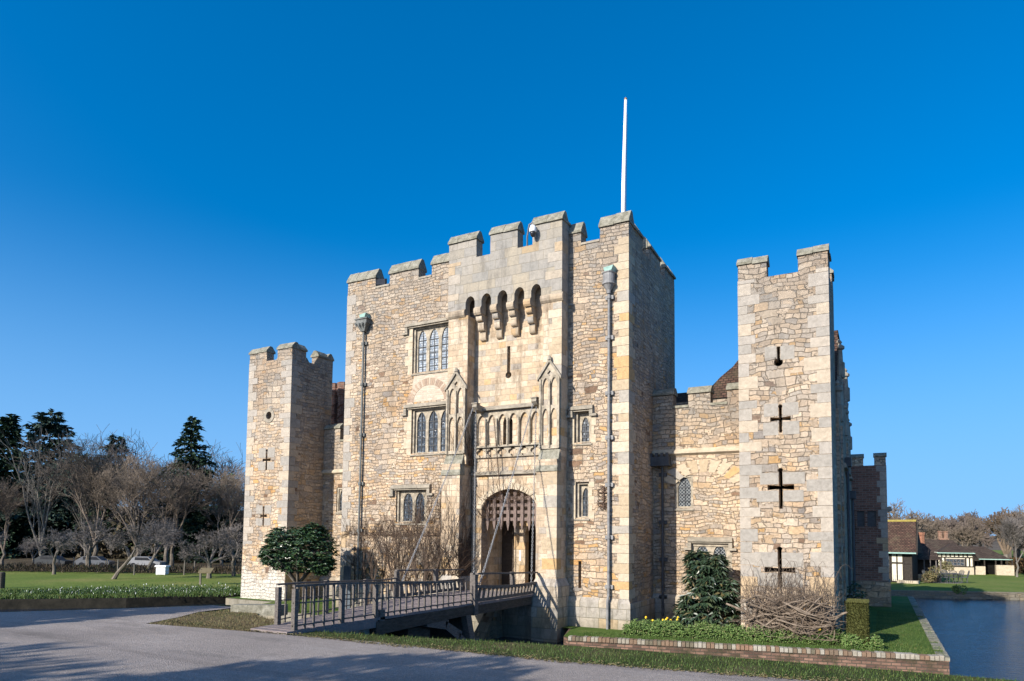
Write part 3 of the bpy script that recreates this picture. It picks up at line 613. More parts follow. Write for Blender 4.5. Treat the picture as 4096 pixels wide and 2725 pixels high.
for k_, (a, b_) in enumerate(((-7.13, -6.3), (-3.1, -2.34))):     # gabled blind tracery on each pier
    t_ = MB(); m_ = (a+b_)/2; y0, y1 = YP-.075, YP-.002; zg = 7.4
    hl = []
    for c0, c1 in ((a+.09, m_-.04), (m_+.04, b_-.09)):
        hl += [arch(c0, c1, 4.98, 6.05, 6.3, 9, 1.7, .56, .1), arch(c0, c1, 6.42, 7.15, 7.42, 9, 1.7, .56, .1)]
    t_.plate([(a, 4.85), (b_, 4.85), (b_, zg), (m_, 8.0), (a, zg)], hl+[quatrefoil(m_, 7.58, .1, 16)], y0, y1)
    t_.mat(1)
    for s_ in (-1, 1):
        e0 = m_+s_*((b_-a)/2+.09); t_.hexa([(m_, y0-.07, 7.98), (e0, y0-.07, 7.32), (e0, y1, 7.32), (m_, y1, 7.98), (m_, y0-.07, 8.12), (e0, y0-.07, 7.44), (e0, y1, 7.44), (m_, y1, 8.12)])
    t_.tube([(m_, y0-.03, 8.05), (m_, y0-.03, 8.2)], [.09, .05], 6)
    t_.mat(0).box(m_-.03, m_+.03, y0-.05, y0-.001, 4.9, 7.3); t_.box(a-.02, a+.05, y0-.05, y0-.001, 4.86, 7.38); t_.box(b_-.05, b_+.02, y0-.05, y0-.001, 4.86, 7.38)
    t_.build('gabled_tracery', ['trac', 'dgrey'], gate)
    la, lb = ((-7.22, -6.32), (-3.16, -2.28))[k_]; wt = MB()       # sloping weathering below it
    wt.hexa([(la, YL-.05, 4.02), (lb, YL-.05, 4.02), (lb, YP, 4.02), (la, YP, 4.02), (la+.02, YL-.05, 4.12), (lb-.02, YL-.05, 4.12), (lb-.05, YP-.001, 4.86), (la+.05, YP-.001, 4.86)])
    wt.build('weathering', 'cap', gate)
# ---- panel between the piers with its blind balcony
gp = MB(); HG = [(x, z) for x, z in GATE]
gp.plate([(-6.3, .0), (-5.87, .0)]+HG[2:][::-1]+[(-3.45, .0), (-3.02, .0), (-3.02, 11.2), (-6.3, 11.2)] if False else rect(-6.3, -3.02, -.345, 11.2), [[(x, max(z, -.34)) for x, z in HG], NICHE, SLP], -.06, -.002)
gp.build('gate_panel', 'ashsm', gate)
ar_ = MB()                                                # arch ring of dressed voussoirs
for i in range(13):
    t0, t1 = i/13, (i+1)/13
    pt = lambda t, g_: (-4.66+(1.21+g_)*cos(pi*t), 2.75+(.75+g_)*max(0, 1-abs(cos(pi*t))**1.7)**.55)
    ar_.plate([pt(t0+.004, 0), pt(t0+.004, .24), pt(t1-.004, .24), pt(t1-.004, 0)], [], -.085, -.055)
ar_.build('arch_voussoirs', 'dress', gate)
B0 = -6.12; SP = .468
ba = MB(); holes = [arch(B0+i*SP+.05, B0+(i+1)*SP-.05, 5.18, 6.08, 6.36, 9, 1.7, .56, .12) for i in range(7) if B0+(i+1)*SP < -2.9]
xe = B0+SP*len(holes)
ba.plate(rect(-6.28, -3.05, 5.12, 6.5), [h for h in holes if h[1][0] < -3.06], -.15, -.061)
for i in range(len(holes)): ba.box(B0+i*SP-.028, B0+i*SP+.028, -.20, -.151, 5.13, 6.2)
qh = [quatrefoil(B0+(i+.5)*SP, 4.91, .2) for i in range(len(holes)) if B0+(i+1)*SP < -3.06]
ba.plate(rect(-6.28, -3.05, 4.71, 5.09), qh, -.15, -.061)
ba.mat(1).hexa([(-6.28, -.30, 6.52), (-3.05, -.30, 6.52), (-3.05, -.061, 6.52), (-6.28, -.061, 6.52), (-6.28, -.30, 6.58), (-3.05, -.30, 6.58), (-3.05, -.061, 6.72), (-6.28, -.061, 6.72)])
ba.box(-6.28, -3.05, -.24, -.061, 5.091, 5.118)
ba.hexa([(-6.28, -.2, 4.04), (-3.05, -.2, 4.04), (-3.05, -.061, 4.04), (-6.28, -.061, 4.04), (-6.28, -.2, 4.1), (-3.05, -.2, 4.1), (-3.05, -.061, 4.2), (-6.28, -.061, 4.2)])
ba.mat(0)
ba.build('blind_balcony', ['trac', 'dgrey'], gate)
for x in (-5.85, -3.33):                                  # carved chain brackets
    b = MB(); xa, xb = x-.1, x+.1
    prof = [(-.06, 6.45), (-.06, 6.68), (-.72, 6.72), (-.74, 6.60), (-.62, 6.50), (-.3, 6.46)]
    A = [(xa, *q) for q in prof]; Bq = [(xb, *q) for q in prof]; b.face(A); b.face(Bq[::-1])
    for j in range(6): b.face([A[j], A[(j+1) % 6], Bq[(j+1) % 6], Bq[j]])
    b.box(xa-.03, xb+.03, -.76, -.5, 6.721, 6.76); b.build('chain_bracket', 'dgrey', gate)
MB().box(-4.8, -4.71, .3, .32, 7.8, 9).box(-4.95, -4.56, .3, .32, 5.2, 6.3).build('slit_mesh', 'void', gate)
# ---- rain-water pipes
def pipe(parent, x, y, ztop, zbot, kind, brz, foot=None, mat='lead', r=.048):
    p_ = MB(); pts = [(x, y, ztop-.35), (x, y, -.25), (x, y-.1, -.5), (x, y-.1, zbot)] if foot else [(x, y, ztop-.35), (x, y, zbot)]
    p_.tube(pts, r, 10); o = p_.build('drainpipe', mat, parent); B = BASE[parent.name]
    h_ = MB()
    if kind == 'square':
        h_.box(x-.3, x+.3, y-.2, y+.13, ztop-.18, ztop); h_.hexa([(x-.1, y-.09, ztop-.5), (x+.1, y-.09, ztop-.5), (x+.1, y+.08, ztop-.5), (x-.1, y+.08, ztop-.5), (x-.28, y-.19, ztop-.181), (x+.28, y-.19, ztop-.181), (x+.28, y+.12, ztop-.181), (x-.28, y+.12, ztop-.181)])
        for i in range(4): xx = x-.3+.2*i; h_.tube([(xx, y-.21, ztop-.16), (xx*.7+x*.3, y-.23, ztop-.34)], [.05, .012], 6)
        h_.box(x-.34, x+.34, y-.24, y+.13, ztop+.001, ztop+.05)
    elif kind == 'round':
        h_.lathe([(.07, ztop-.72), (.09, ztop-.6), (.2, ztop-.42), (.24, ztop-.4), (.24, ztop-.36), (.21, ztop-.34), (.21, ztop-.02), (.24, ztop), (.24, ztop+.03)], x, y-.02, 16)
    else:
        h_.box(x-.42, x+.30, y-.2, y+.1, ztop-.34, ztop-.05)
        for i in range(4): h_.box(x-.42+i*.2, x-.32+i*.2, y-.22, y-.12, ztop-.049, ztop+.09)
        h_.box(x-.46, x+.34, y-.24, y+.1, ztop-.40, ztop-.341)
    h_.build('hopper', mat, o, base=B)
    b = MB()
    for z in brz: b.tube([(x, y, z-.05), (x, y, z+.05)], r+.022, 10); b.box(x-.15, x+.15, y+.03, y+.11, z-.07, z+.07)
    b.build('pipe_brackets', mat, o, base=B); return o
p1 = pipe(gate, -11.92, -.12, 11.0, -1.4, 'square', (10.0, 8.2, 6.0, 3.9, 1.9, .1), mat='leadm')
p2 = pipe(gate, -.68, -.13, 11.05, -1.55, 'round', (10.21, 8.76, 6.78, 5.2, 3.54, 1.71, 0.0, -1.25), True)
for x, z in ((-11.9, 11.1), (-.68, 11.13)):
    MB().hexa([(x-.12, -.28, z), (x+.14, -.28, z), (x+.2, .0, z), (x-.16, .0, z), (x-.15, -.3, z+.12), (x+.22, -.3, z+.17), (x+.22, 0, z+.17), (x-.18, 0, z+.14)]).build('copper_spout', 'verd', gate)
# ---- wrought iron wall anchor: a cross with two cross-bars and curled ends
an = MB(); cx, y = -.9, -.05
def curl(mb, x, z, dx, dz, r=.06):
    sgn = 1
    for s_ in (-1, 1):
        nx, nz = -dz*s_, dx*s_; pts = []
        for i in range(7): t = pi*1.25*i/6; pts.append((x+dx*r*sin(t)+nx*r*(1-cos(t)), y, z+dz*r*sin(t)+nz*r*(1-cos(t))))
        mb.tube(pts, .014, 5)
an.box(cx-.022, cx+.022, y-.02, y+.02, 2.74, 3.46)
for z in (2.92, 3.28): an.box(cx-.16, cx+.16, y-.02, y+.02, z-.02, z+.02); curl(an, cx-.16, z, -1, 0); curl(an, cx+.16, z, 1, 0)
curl(an, cx, 3.46, 0, 1); curl(an, cx, 2.74, 0, -1)
for z in (2.82, 3.1, 3.38): curl(an, cx-.02, z, -1, 0, .045); curl(an, cx+.02, z, 1, 0, .045)
an.build('wall_anchor', 'iron', gate)
MB().box(-1.98, -1.74+.2, -.011, .02, -.25, 1.0).build('slit_surround', 'dress', gate) if False else None

# ---- portcullis
pc = thing('portcullis', (-4.66, .3, 1.9), 'raised brown oak portcullis grid with spiked feet in the gate arch', 'portcullis')
xs = [-5.72+.30*i for i in range(8)]
for x in xs:
    f = max(0, 1-abs((x+4.66)/1.21)**1.7)**.55; zt = 2.72+.74*f; b = MB().box(x-.062, x+.062, .13, .19, 2.2, zt)
    b.hexa([(x-.008, .15, 1.93), (x+.008, .15, 1.93), (x+.008, .17, 1.93), (x-.008, .17, 1.93), (x-.062, .13, 2.199), (x+.062, .13, 2.199), (x+.062, .19, 2.199), (x-.062, .19, 2.199)])
    b.build('spiked_bar', 'oak', pc)
for z in (2.36, 2.63, 2.90, 3.16):
    hw = 1.2 if z < 2.8 else 1.2*(1-((z-2.75)/.78)**2)**.5
    MB().box(-4.66-hw, -4.66+hw, .192, .24, z-.062, z+.062).build('cross_bar', 'oak', pc)

# ================================================================== CORNER TOWERS
def tower(name, label, x0, x1, y0, y1, z0, zs, zb, zt, fm, sm, holes, mat='rubt', side='right'):
    r_ = thing(name, ((x0+x1)/2, (y0+y1)/2, z0), label, 'tower'); b = MB()
    b.plate(rect(x0, x1, z0, zs), holes, y0, y0+.45)
    b.box(x1-.45, x1, y0+.45, y1, z0, zs); b.box(x0, x0+.45, y0+.45, y1, z0, zs); b.box(x0+.45, x1-.45, y1-.4, y1, z0, zs)
    b.box(x0+.45, x1-.45, y0+.45, y1-.4, zs-.9, zs-.8); b.build('wall', mat, r_)
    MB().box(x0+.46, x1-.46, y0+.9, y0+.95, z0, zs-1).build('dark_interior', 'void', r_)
    qcol(r_, 'quoin', x1, y0, z0+.05, zs, -1, 1, .62, .36, .012); qcol(r_, 'quoin', x0, y0, z0+.05, zs, 1, 1, .58, .34, .012)
    for a, b_ in fm: merlon(r_, a, b_, y0, y0+.45, zs, zb, zt, 'rubt')
    for a, b_ in sm: merlon(r_, x1-.45, x1, a, b_, zs, zb, zt, 'rubt', 'y'); merlon(r_, x0, x0+.45, a, b_, zs, zb, zt, 'rubt', 'y')
    for a, b_ in fm: merlon(r_, a, b_, y1-.4, y1, zs, zb, zt, 'rubt')
    return r_
RTW = tower('corner_tower', 'pale right-hand corner tower with four cross-shaped arrow slits beside the tangled vine', 3.58, 6.32, .7, 3.6, -1.7, 10.32, 10.83, 11.12,
            ((3.58, 4.49), (5.45, 6.32)), ((1.152, 1.6), (2.7, 3.19)),
            [[(4.775, 7.52)]+[(4.815+.14*cos(a), 7.44+.14*sin(a)) for a in [radians(t) for t in range(115, 426, 25)]]+[(4.865, 7.52), (4.865, 7.95), (4.775, 7.95)],
             cross_hole(4.85, 5.58, 5.13, 6.05, .31, .045, .025), cross_hole(4.83, 3.37, 2.68, 3.99, .40, .055, .03), cross_hole(4.77, .73, .18, 1.47, .46, .058, .03)])
# smooth stones framing the arrow slits
for cx, cz, z0, z1, hw, wd in ((4.85, 5.58, 5.05, 6.1, .33, .25), (4.83, 3.37, 2.9, 3.85, .42, .32), (4.77, .73, .2, 1.3, .48, .3)):
    for s_ in (-1, 1):
        for a, b_ in ((z0, cz-.09), (cz+.09, z1)):
            xa, xb = sorted((cx+s_*.065, cx+s_*(hw+wd*rnd.uniform(.6, 1)))); MB().box(xa, xb, .691, .72, a+.01, b_-.01).build('slit_stone', 'quoin', RTW)
for z0, z1, a, b_ in ((7.6, 7.98, 4.4, 4.76), (7.5, 7.95, 4.88, 5.3), (.35, .8, 3.62, 4.2)): MB().box(a, b_, .692, .72, z0, z1).build('slit_stone', 'quoin', RTW)
pr = MB()
for cz, z0, z1, hw in ((3.37, 2.68, 3.99, .40), (5.58, 5.13, 6.05, .31)):
    for z in (z0, z1-.1): pr.box(4.74, 4.92, .93, .95, z, z+.1)
pr.build('slit_grille', 'iron', RTW)
bt = MB().hexa([(3.5, .6, -1.72), (6.43, .6, -1.72), (6.43, .698, -1.72), (3.5, .698, -1.72), (3.58, .69, -.9), (6.33, .69, -.9), (6.33, .698, -.9), (3.58, .698, -.9)])
bt.build('battered_foot', 'rubcoarse', RTW)
LTW = tower('corner_tower', 'grey left-hand corner tower with round loop and limewashed foot behind the camellia', -20, -17.06, .7, 3.45, -2.2, 10.2, 10.66, 10.98,
            ((-20, -18.79), (-18.04, -17.06)), ((1.152, 1.6), (2.42, 3.047)),
            [circle(-18.49, 7.47, .19, 16), cross_hole(-18.57, 5.3, 4.79, 5.83, .27, .05, .025), cross_hole(-18.65, 2.57, 2.08, 3.05, .22, .046, .025)])
ring = MB().plate(circle(-18.49, 7.47, .36, 20), [circle(-18.49, 7.47, .19, 20)], .67, .699); ring.build('oculus_ring', 'dgrey', LTW)
for cx, cz, z0, z1, hw in ((-18.57, 5.3, 4.8, 5.9, .3), (-18.65, 2.57, 2.1, 3.1, .26)):
    for s_ in (-1, 1):
        for a, b_ in ((z0, cz-.1), (cz+.1, z1)): xa, xb = sorted((cx+s_*.07, cx+s_*(hw+.25))); MB().box(xa, xb, .691, .72, a+.01, b_-.01).build('slit_stone', 'quoin', LTW)
lw = MB().hexa([(-20.04, .66, -2.2), (-17.02, .66, -2.2), (-17.02, .698, -2.2), (-20.04, .698, -2.2), (-20.02, .685, 1.2), (-17.05, .685, 1.2), (-17.05, .698, 1.2), (-20.02, .698, 1.2)])
lw.hexa([(-20.04, .66, -2.2), (-20.001, .66, -2.2), (-20.001, 3.4, -2.2), (-20.04, 3.4, -2.2), (-20.02, .685, 1.2), (-20.001, .685, 1.2), (-20.001, 3.4, 1.2), (-20.02, 3.4, 1.2)])
lw.build('limewashed_foot', 'rubfoot', LTW)

# ================================================================== CURTAIN WALLS
def curtain(name, label, x0, x1, y, zs, mer, zb, zt, holes, zstr, z0=-1.7):
    r_ = thing(name, ((x0+x1)/2, y, z0), label, 'wall'); b = MB()
    b.mat(0).plate(rect(x0, x1, z0, zstr), holes, y, y+.5); b.mat(1).box(x0, x1, y-.02, y+.5, zstr+.001, zs); b.build('wall', ['rub', 'rubc'], r_)
    b = MB().hexa([(x0, y-.13, zstr-.12), (x1, y-.13, zstr-.12), (x1, y, zstr-.2), (x0, y, zstr-.2), (x0, y-.13, zstr-.04), (x1, y-.13, zstr-.04), (x1, y-.02, zstr+.06), (x0, y-.02, zstr+.06)])
    b.build('string_course', 'dress', r_)
    for a, b_ in mer: merlon(r_, a, b_, y-.02, y+.45, zs, zb, zt, 'rubc')
    cuts = sorted([t for m_ in mer for t in m_]+[x0, x1])
    for i in range(0, len(cuts), 2):
        if cuts[i+1]-cuts[i] > .05: MB().box(cuts[i], cuts[i+1], y-.06, y+.5, zs, zs+.09).build('crenel_sill', 'cap', r_)
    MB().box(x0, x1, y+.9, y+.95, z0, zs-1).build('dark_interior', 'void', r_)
    b = MB().hexa([(x0, y-.1, z0-.1), (x1, y-.1, z0-.1), (x1, y-.002, z0-.1), (x0, y-.002, z0-.1), (x0, y-.1, -.5), (x1, y-.1, -.5), (x1, y-.002, -.38), (x0, y-.002, -.38)]); b.build('plinth', 'ashlow', r_)
    return r_
H1 = rect(.84, 1.52, 2.84, 4.06); H2 = rect(1.36, 2.9, -.3, 1.5)
RC = curtain('curtain_wall', 'low right-hand battlemented wall with tracery windows between gatehouse and corner tower', 0, 3.58, 2.87, 6.62, ((0, .8), (1.37, 2.18), (2.79, 3.58)), 7.14, 7.42, [H1, H2], 5.0)
window(RC, H1, [(.95, 1.43, 3.65, 4.0)], 2.84, 2.87, rec=.08, bars=(3, 1), glass='lattice', foil=.16)
window(RC, H2, [(1.6, 2.06, 1.1, 1.47), (2.22, 2.68, 1.1, 1.47)], -.3, 2.87, hd=(1.33, 2.93, 1.76, 1.28), rec=.07, bars=(4, 1), glass='lattice', foil=0)
vs_ = MB()
for i in range(9):                                        # rough relieving arch of long stones
    t0, t1 = radians(28+14*i), radians(28+14*i+11); c0, c1 = (2.0, 2.6)
    vs_.plate([(1.9+r_*1.05*cos(t), 3.3+r_*.75*sin(t)) for r_, t in ((1.15, t0), (1.75, t0), (1.75, t1), (1.15, t1))], [], 2.855, 2.88)
vs_.build('relieving_arch', 'quoinp', RC)
pipe(RC, .4, 2.74, 4.82, -1.2, 'crenel', (4.1, 2.3, .9, -.5), mat='leadd')
H3 = rect(-16.14, -15.5, 2.84, 4.05)
LC = curtain('curtain_wall', 'low left-hand battlemented wall half hidden between gatehouse and grey corner tower', -17.06, -13, 3.0, 6.35, ((-17.06, -16.0), (-14.9, -14.1)), 7.0, 7.28, [H3], 4.9)
window(LC, H3, [(-16.02, -15.6, 3.6, 3.95)], 2.84, 3.0, rec=.1, bars=(4, 1))

# ================================================================== RANGES BEHIND
lr = thing('west_range', (-18, 6, 0), 'range behind the left curtain wall with a carved red brick chimney stack', 'building')
MB().box(-20.5, -13.3, 5.6, 11, -1.7, 6.6).build('wall', 'rubt', lr)
rf = MB().hexa([(-20.7, 5.3, 6.5), (-13.1, 5.3, 6.5), (-13.1, 11.2, 6.5), (-20.7, 11.2, 6.5), (-20.7, 8.2, 9.0), (-13.1, 8.2, 9.0), (-13.1, 8.3, 9.0), (-20.7, 8.3, 9.0)]).build('roof', 'tile', lr)
cm = MB(); cm.box(-19.75, -18.3, 5.62, 6.5, 6.6, 7.9)
for cx in (-19.35, -18.68):
    cm.lathe([(.32, 7.9), (.30, 8.0), (.29, 9.4), (.34, 9.5), (.34, 9.6), (.38, 9.7), (.38, 9.85), (.34, 9.9), (.36, 10.2)], cx, 6.05, 8)
    for s_ in range(2):
        cm.tube([(cx+.31*cos(t*1.2+s_*pi), 6.05+.31*sin(t*1.2+s_*pi), 8.0+t*.22) for t in [i*.35 for i in range(18)]], .035, 5)
cm.build('chimney', 'brickt', rf, base=BASE['west_range'])
rr = thing('south_range', (3.5, 7, 0), 'brown tiled hipped roof rising behind the right curtain wall and corner tower', 'building')
MB().box(.3, 6.3, 5.2, 9.5, -1.7, 7.3).build('wall', 'rubt', rr)
b = MB()                                                  # bell-cast hip
z0, xe, ridge = 7.3, 1.35, [(1.45, 7.35), (1.62, 7.9), (1.95, 8.35), (2.4, 8.8), (2.85, 9.55), (3.3, 10.0)]
for i in range(len(ridge)-1):
    (xa, za), (xb, zb_) = ridge[i], ridge[i+1]; ya = 5.2+(za-7.3)*.62; yb = 5.2+(zb_-7.3)*.62
    b.face([(xa, ya, za), (6.3, ya, za), (6.3, yb, zb_), (xb, yb, zb_)]); b.face([(xa, ya, za), (xb, yb, zb_), (xb, 9.5, zb_), (xa, 9.5, za)])
b.face([(3.3, 6.87, 10.0), (6.3, 6.87, 10.0), (6.3, 9.5, 10.0), (3.3, 9.5, 10.0)]); b.build('roof', 'tile', rr)
MB().hexa([(-.3, 5.2, 7.2), (1.5, 5.2, 7.2), (1.5, 8, 7.2), (-.3, 8, 7.2), (-.3, 5.9, 7.85), (1.5, 5.9, 7.85), (1.5, 6.5, 7.85), (-.3, 6.5, 7.85)]).build('slate_roof', 'tiled', rr)
er = thing('east_range', (6.4, 9, -1.4), 'long shaded stone range running back along the lawn with pinnacled gables', 'building')
wl = MB().box(5.9, 6.42, 3.6, 14.5, -1.6, 6.3); wl.box(6.42, 6.5, 4.4, 5.0, -1.6, 5.8); wl.box(6.42, 6.5, 9.2, 9.8, -1.6, 5.8)
for yc in (6.6, 11.6): wl.plate([(yc-1.7, 6.3), (yc+1.7, 6.3), (yc, 8.3)], [], 6.0, 6.43, 'x')
wl.build('wall', 'rubt', er)
MB().hexa([(3.2, 3.6, 6.3), (6.0, 3.6, 6.3), (6.0, 14.5, 6.3), (3.2, 14.5, 6.3), (4.4, 3.8, 8.0), (4.6, 3.8, 8.0), (4.6, 14.4, 8.0), (4.4, 14.4, 8.0)]).build('roof', 'tile', er)
for yc, z in ((4.8, 6.3), (6.6, 8.3), (8.5, 6.3), (9.9, 6.3), (11.6, 8.3), (13.4, 6.3)):
    p_ = MB(); p_.lathe([(.2, z-.3), (.2, z+.3), (.14, z+.35), (.12, z+.8), (.2, z+.85), (.2, z+.95), (.08, z+1.05), (.12, z+1.12), (.03, z+1.25)], 6.33, yc, 8); p_.build('pinnacle', 'dgrey', er)
for yc, x, z in ((4.6, 5.85, 8.9), (8.8, 6.1, 8.3), (12.8, 6.1, 8.2)):
    p_ = MB(); p_.box(x-.3, x+.3, yc-.35, yc+.35, 6.2, 7.4); p_.lathe([(.27, 7.4), (.25, z-.4), (.31, z-.3), (.33, z-.1), (.28, z)], x, yc, 8); p_.build('chimney', 'brickt', er)
for yc, zt in ((7.4, 4.6), (12.4, 3.6)):
    p_ = MB().tube([(6.52, yc, -1.5), (6.52, yc, zt)], .06, 8); p_.box(6.42, 6.66, yc-.3, yc+.3, zt, zt+.35); p_.build('drainpipe', 'leadd', er)
for yc in (5.7, 8.3, 10.8):
    p_ = MB(); p_.hexa([(6.42, yc-.7, 4.35), (6.6, yc-.7, 4.35), (6.6, yc+.7, 4.35), (6.42, yc+.7, 4.35), (6.42, yc-.7, 4.6), (6.56, yc-.7, 4.5), (6.56, yc+.7, 4.5), (6.42, yc+.7, 4.6)]); p_.build('hood_mould', 'dgrey', er)
bk = thing('brick_turret', (7.15, 15.5, -1.4), 'shaded red brick turret with stone quoins and small battlements at the far lawn corner', 'tower')
b = MB().plate(rect(6.42, 7.92, -.25, 5.32), [rect(6.62, 6.97, 2.36, 3.12), rect(7.07, 7.46, 2.36, 3.12)], 14.5, 14.8)
b.box(7.62, 7.92, 14.8, 17, -.25, 5.32); b.box(6.42, 7.62, 16.7, 17, -.25, 5.32); b.build('wall', 'brickt', bk)
MB().box(6.4, 8.0, 14.42, 17.05, -1.6, -.25).build('stone_base', 'rubt', bk)
q = MB(); quoins(q, 7.92, 14.5, -.2, 5.3, -1, 1, .42, .25, .012); q.build('quoins', 'quoin', bk)
for a, b_ in ((6.42, 6.95), (7.42, 7.92)): merlon(bk, a, b_, 14.5, 14.85, 5.32, 5.72, 5.92, 'rubt')
f = MB().plate(rect(6.56, 7.54, 2.28, 3.2), [rect(6.64, 6.96, 2.36, 3.12), rect(7.08, 7.45, 2.36, 3.12)], 14.47, 14.6); wf = f.build('window', 'brickt', bk)
for a, b_ in ((6.64, 6.96), (7.08, 7.45)): MB().box(a, b_, 14.57, 14.58, 2.36, 3.12).build('pane', 'leadd', wf, base=BASE[bk.name])
MB().tube([(7.92, 15.2, 3.2), (8.12, 15.2, 3.25)], [.14, .1], 8).build('carved_head', 'dgrey', bk)

# ================================================================== GROUND AND WATER
def sheet(name, outline, z, m, skirt=None, edge=None, kind='structure', holes=[]):
    """flat polygon; skirt=(outward, down) adds a sloping side all round"""
    b = MB(); tr = tessellate_polygon([[Vector((x, y, 0)) for x, y in outline]])
    bb = len(b.v); b.v += [(x, y, z) for x, y in outline]
    for t in tr: b.f.append(tuple(bb+i for i in t)); b.m.append(0)
    if skirt:
        n = len(outline); A = sum(outline[i][0]*outline[(i+1) % n][1]-outline[(i+1) % n][0]*outline[i][1] for i in range(n)); sg = 1 if A > 0 else -1
        def off(i):
            p, q, r = (Vector(outline[(i+k) % n]) for k in (-1, 0, 1)); d = ((q-p).normalized()+(r-q).normalized()); d = d.normalized() if d.length > 1e-6 else Vector((1, 0))
            return q+Vector((d.y, -d.x))*sg*skirt[0]
        lo = [off(i) for i in range(n)]
        for i in range(n):
            j = (i+1) % n; b.face([(*outline[i], z), (*outline[j], z), (lo[j].x, lo[j].y, z-skirt[1]), (lo[i].x, lo[i].y, z-skirt[1])])
    o = b.build(name, m); return tag(o, kind=kind)
sheet('moat_water', [(-150, -60), (150, -60), (150, 60), (-150, 60)], -1.9, 'water')
bank_edge = [(60, -8.6), (25, -9.3), (8.6, -9.75), (4.7, -10.0), (2.3, -10.3), (-.3, -10.95), (-1.8, -11.3), (-3, -11.5), (-5.6, -11.1), (-6.2, -10.3), (-8.2, -8.7), (-9.4, -8.9), (-10.6, -10.9), (-12.4, -13.3), (-20, -21.8), (-60, -58)]
sheet('bank', bank_edge+[(-60, -95), (60, -95)], -.372, 'bankm', (.95, 2.0))
road_edge = [(60, -9.6), (25, -10.4), (6.85, -11.45), (5.0, -11.72), (2.95, -12.02), (.4, -12.1), (-1.1, -12.05), (-3.0, -12.3), (-4.3, -12.4), (-7.04, -12.75), (-7.5, -11.6), (-8.1, -10.6), (-8.2, -9.3), (-9.2, -9.3), (-10.5, -11.3), (-12.4, -13.8), (-20, -22.3), (-60, -59)]
sheet('road', road_edge+[(-60, -95), (60, -95)], -.35, 'road')
sheet('turf_patch', [(-4.3, -12.38), (-7.02, -12.72), (-7.48, -11.6), (-8.05, -10.6), (-7.2, -9.6), (-6.2, -10.3), (-5.0, -10.9), (-4.2, -11.3)], -.36, 'patch')
isl = [(-.95, -2.78), (9.1, -.62), (9.1, 22), (-20.6, 22), (-20.6, .3), (-17.2, .2), (-16.3, -2.2), (-8.2, -2.9), (-7.9, -.7), (-1.8, -.7), (-1.3, -2.5)]
sheet('castle_lawn', isl, -1.43, 'lawn')
sheet('flower_bed', [(.15, -1.2), (7.3, .25), (7.3, 1.2), (6.6, 1.2), (3.5, .65), (3.5, 2.8), (.15, 2.8)], -1.425, 'bed')
sheet('orchard_lawn', [(-28.6, -6.1), (-24.5, -2.3), (-22.2, 1.9), (-22.6, 20), (-22.6, 45), (0, 60), (0, 400), (-420, 400), (-420, -160), (-60, -34)], -1.46, 'meadow', (.25, 1.0))
sheet('far_lawn', [(0, 60), (-5, 40), (7.0, 26.6), (10.8, 28.3), (15.5, 30.3), (40, 40.5), (150, 88), (420, 88), (420, 400), (0, 400)], -1.455, 'meadow', (.02, 1.0))
sheet('woodland_floor', [(-75, -6), (-45, 10.5), (-27, 20.5), (-24, 40), (-60, 70), (-150, 60)], -1.452, 'woodfl')
def hillmesh(name, pts, m):
    b = MB(); n = len(pts)
    for i in range(n-1):
        (xa, ya, ha), (xb, yb, hb) = pts[i], pts[i+1]
        for k in range(4):
            f0, f1 = k/4, (k+1)/4; d = lambda x, y, f: (x*(1+.35*f), y*(1+.35*f))
            e = lambda h, f: -1.5+h*sin(f*pi/2)
            b.face([(*d(xa, ya, f0), e(ha, f0)), (*d(xb, yb, f0), e(hb, f0)), (*d(xb, yb, f1), e(hb, f1)), (*d(xa, ya, f1), e(ha, f1))])
    o = b.build(name, m, smooth=True); return tag(o, kind='structure')
hillmesh('hills', [(-380, -60, 14), (-330, 60, 16), (-260, 170, 16), (-150, 250, 14), (-40, 290, 8), (40, 290, 6), (90, 270, 7), (150, 260, 8), (260, 240, 9), (380, 180, 9)], 'hill')

# ---- brick retaining wall of the castle lawn
def course(mb, a, b, z, h, wid, L=.105, out=0.03):
    a, b = Vector(a), Vector(b); d = (b-a); n = int(d.length/L); d = d.normalized(); nn = Vector((d.y, -d.x))
    for i in range(n):
        t0, t1 = i*L+.009, (i+1)*L-.009; dz = rnd.uniform(-.014, .014); do = rnd.uniform(-.012, .012)
        p = [a+d*t0+nn*(out+do), a+d*t1+nn*(out+do), a+d*t1-nn*wid, a+d*t0-nn*wid]
        mb.hexa([(q.x, q.y, z) for q in p]+[(q.x, q.y, z+h+dz) for q in p])
mw = thing('retaining_wall', (4, -1.7, -1.9), 'low brick moat wall with mossy upright-brick coping along the front lawn', 'wall')
def wallseg(mb, a, b, z0, z1, th=.3):
    a, b = Vector(a), Vector(b); d = (b-a).normalized(); nn = Vector((d.y, -d.x)); p = [a, b, b-nn*th, a-nn*th]
    mb.hexa([(q.x, q.y, z0) for q in p]+[(q.x, q.y, z1) for q in p])
b = MB(); wallseg(b, (-1.0, -2.83), (9.15, -.67), -2.3, -1.5); b.build('brickwork', 'brickw', mw)
b = MB(); wallseg(b, (-1.9, -.7), (-1.3, -2.5), -2.3, -1.44); wallseg(b, (-1.3, -2.5), (-1.0, -2.83), -2.3, -1.44); b.build('return_wall', 'brickw', mw)
b = MB(); course(b, (-1.0, -2.83), (9.12, -.67), -1.499, .125, .24, .118, .045); b.build('coping', 'coping', mw)
b = MB(); wallseg(b, (-1.0, -2.89), (9.2, -.71), -2.3, -1.86, .05); b.build('footing', 'ashlow', mw)
me_ = thing('retaining_wall', (9.15, 9, -1.9), 'worn stone edge of the castle lawn running back beside the open moat', 'wall')
b = MB(); wallseg(b, (9.15, -.66), (9.15, 22), -2.3, -1.52); b.build('stonework', 'rubcoarse', me_)
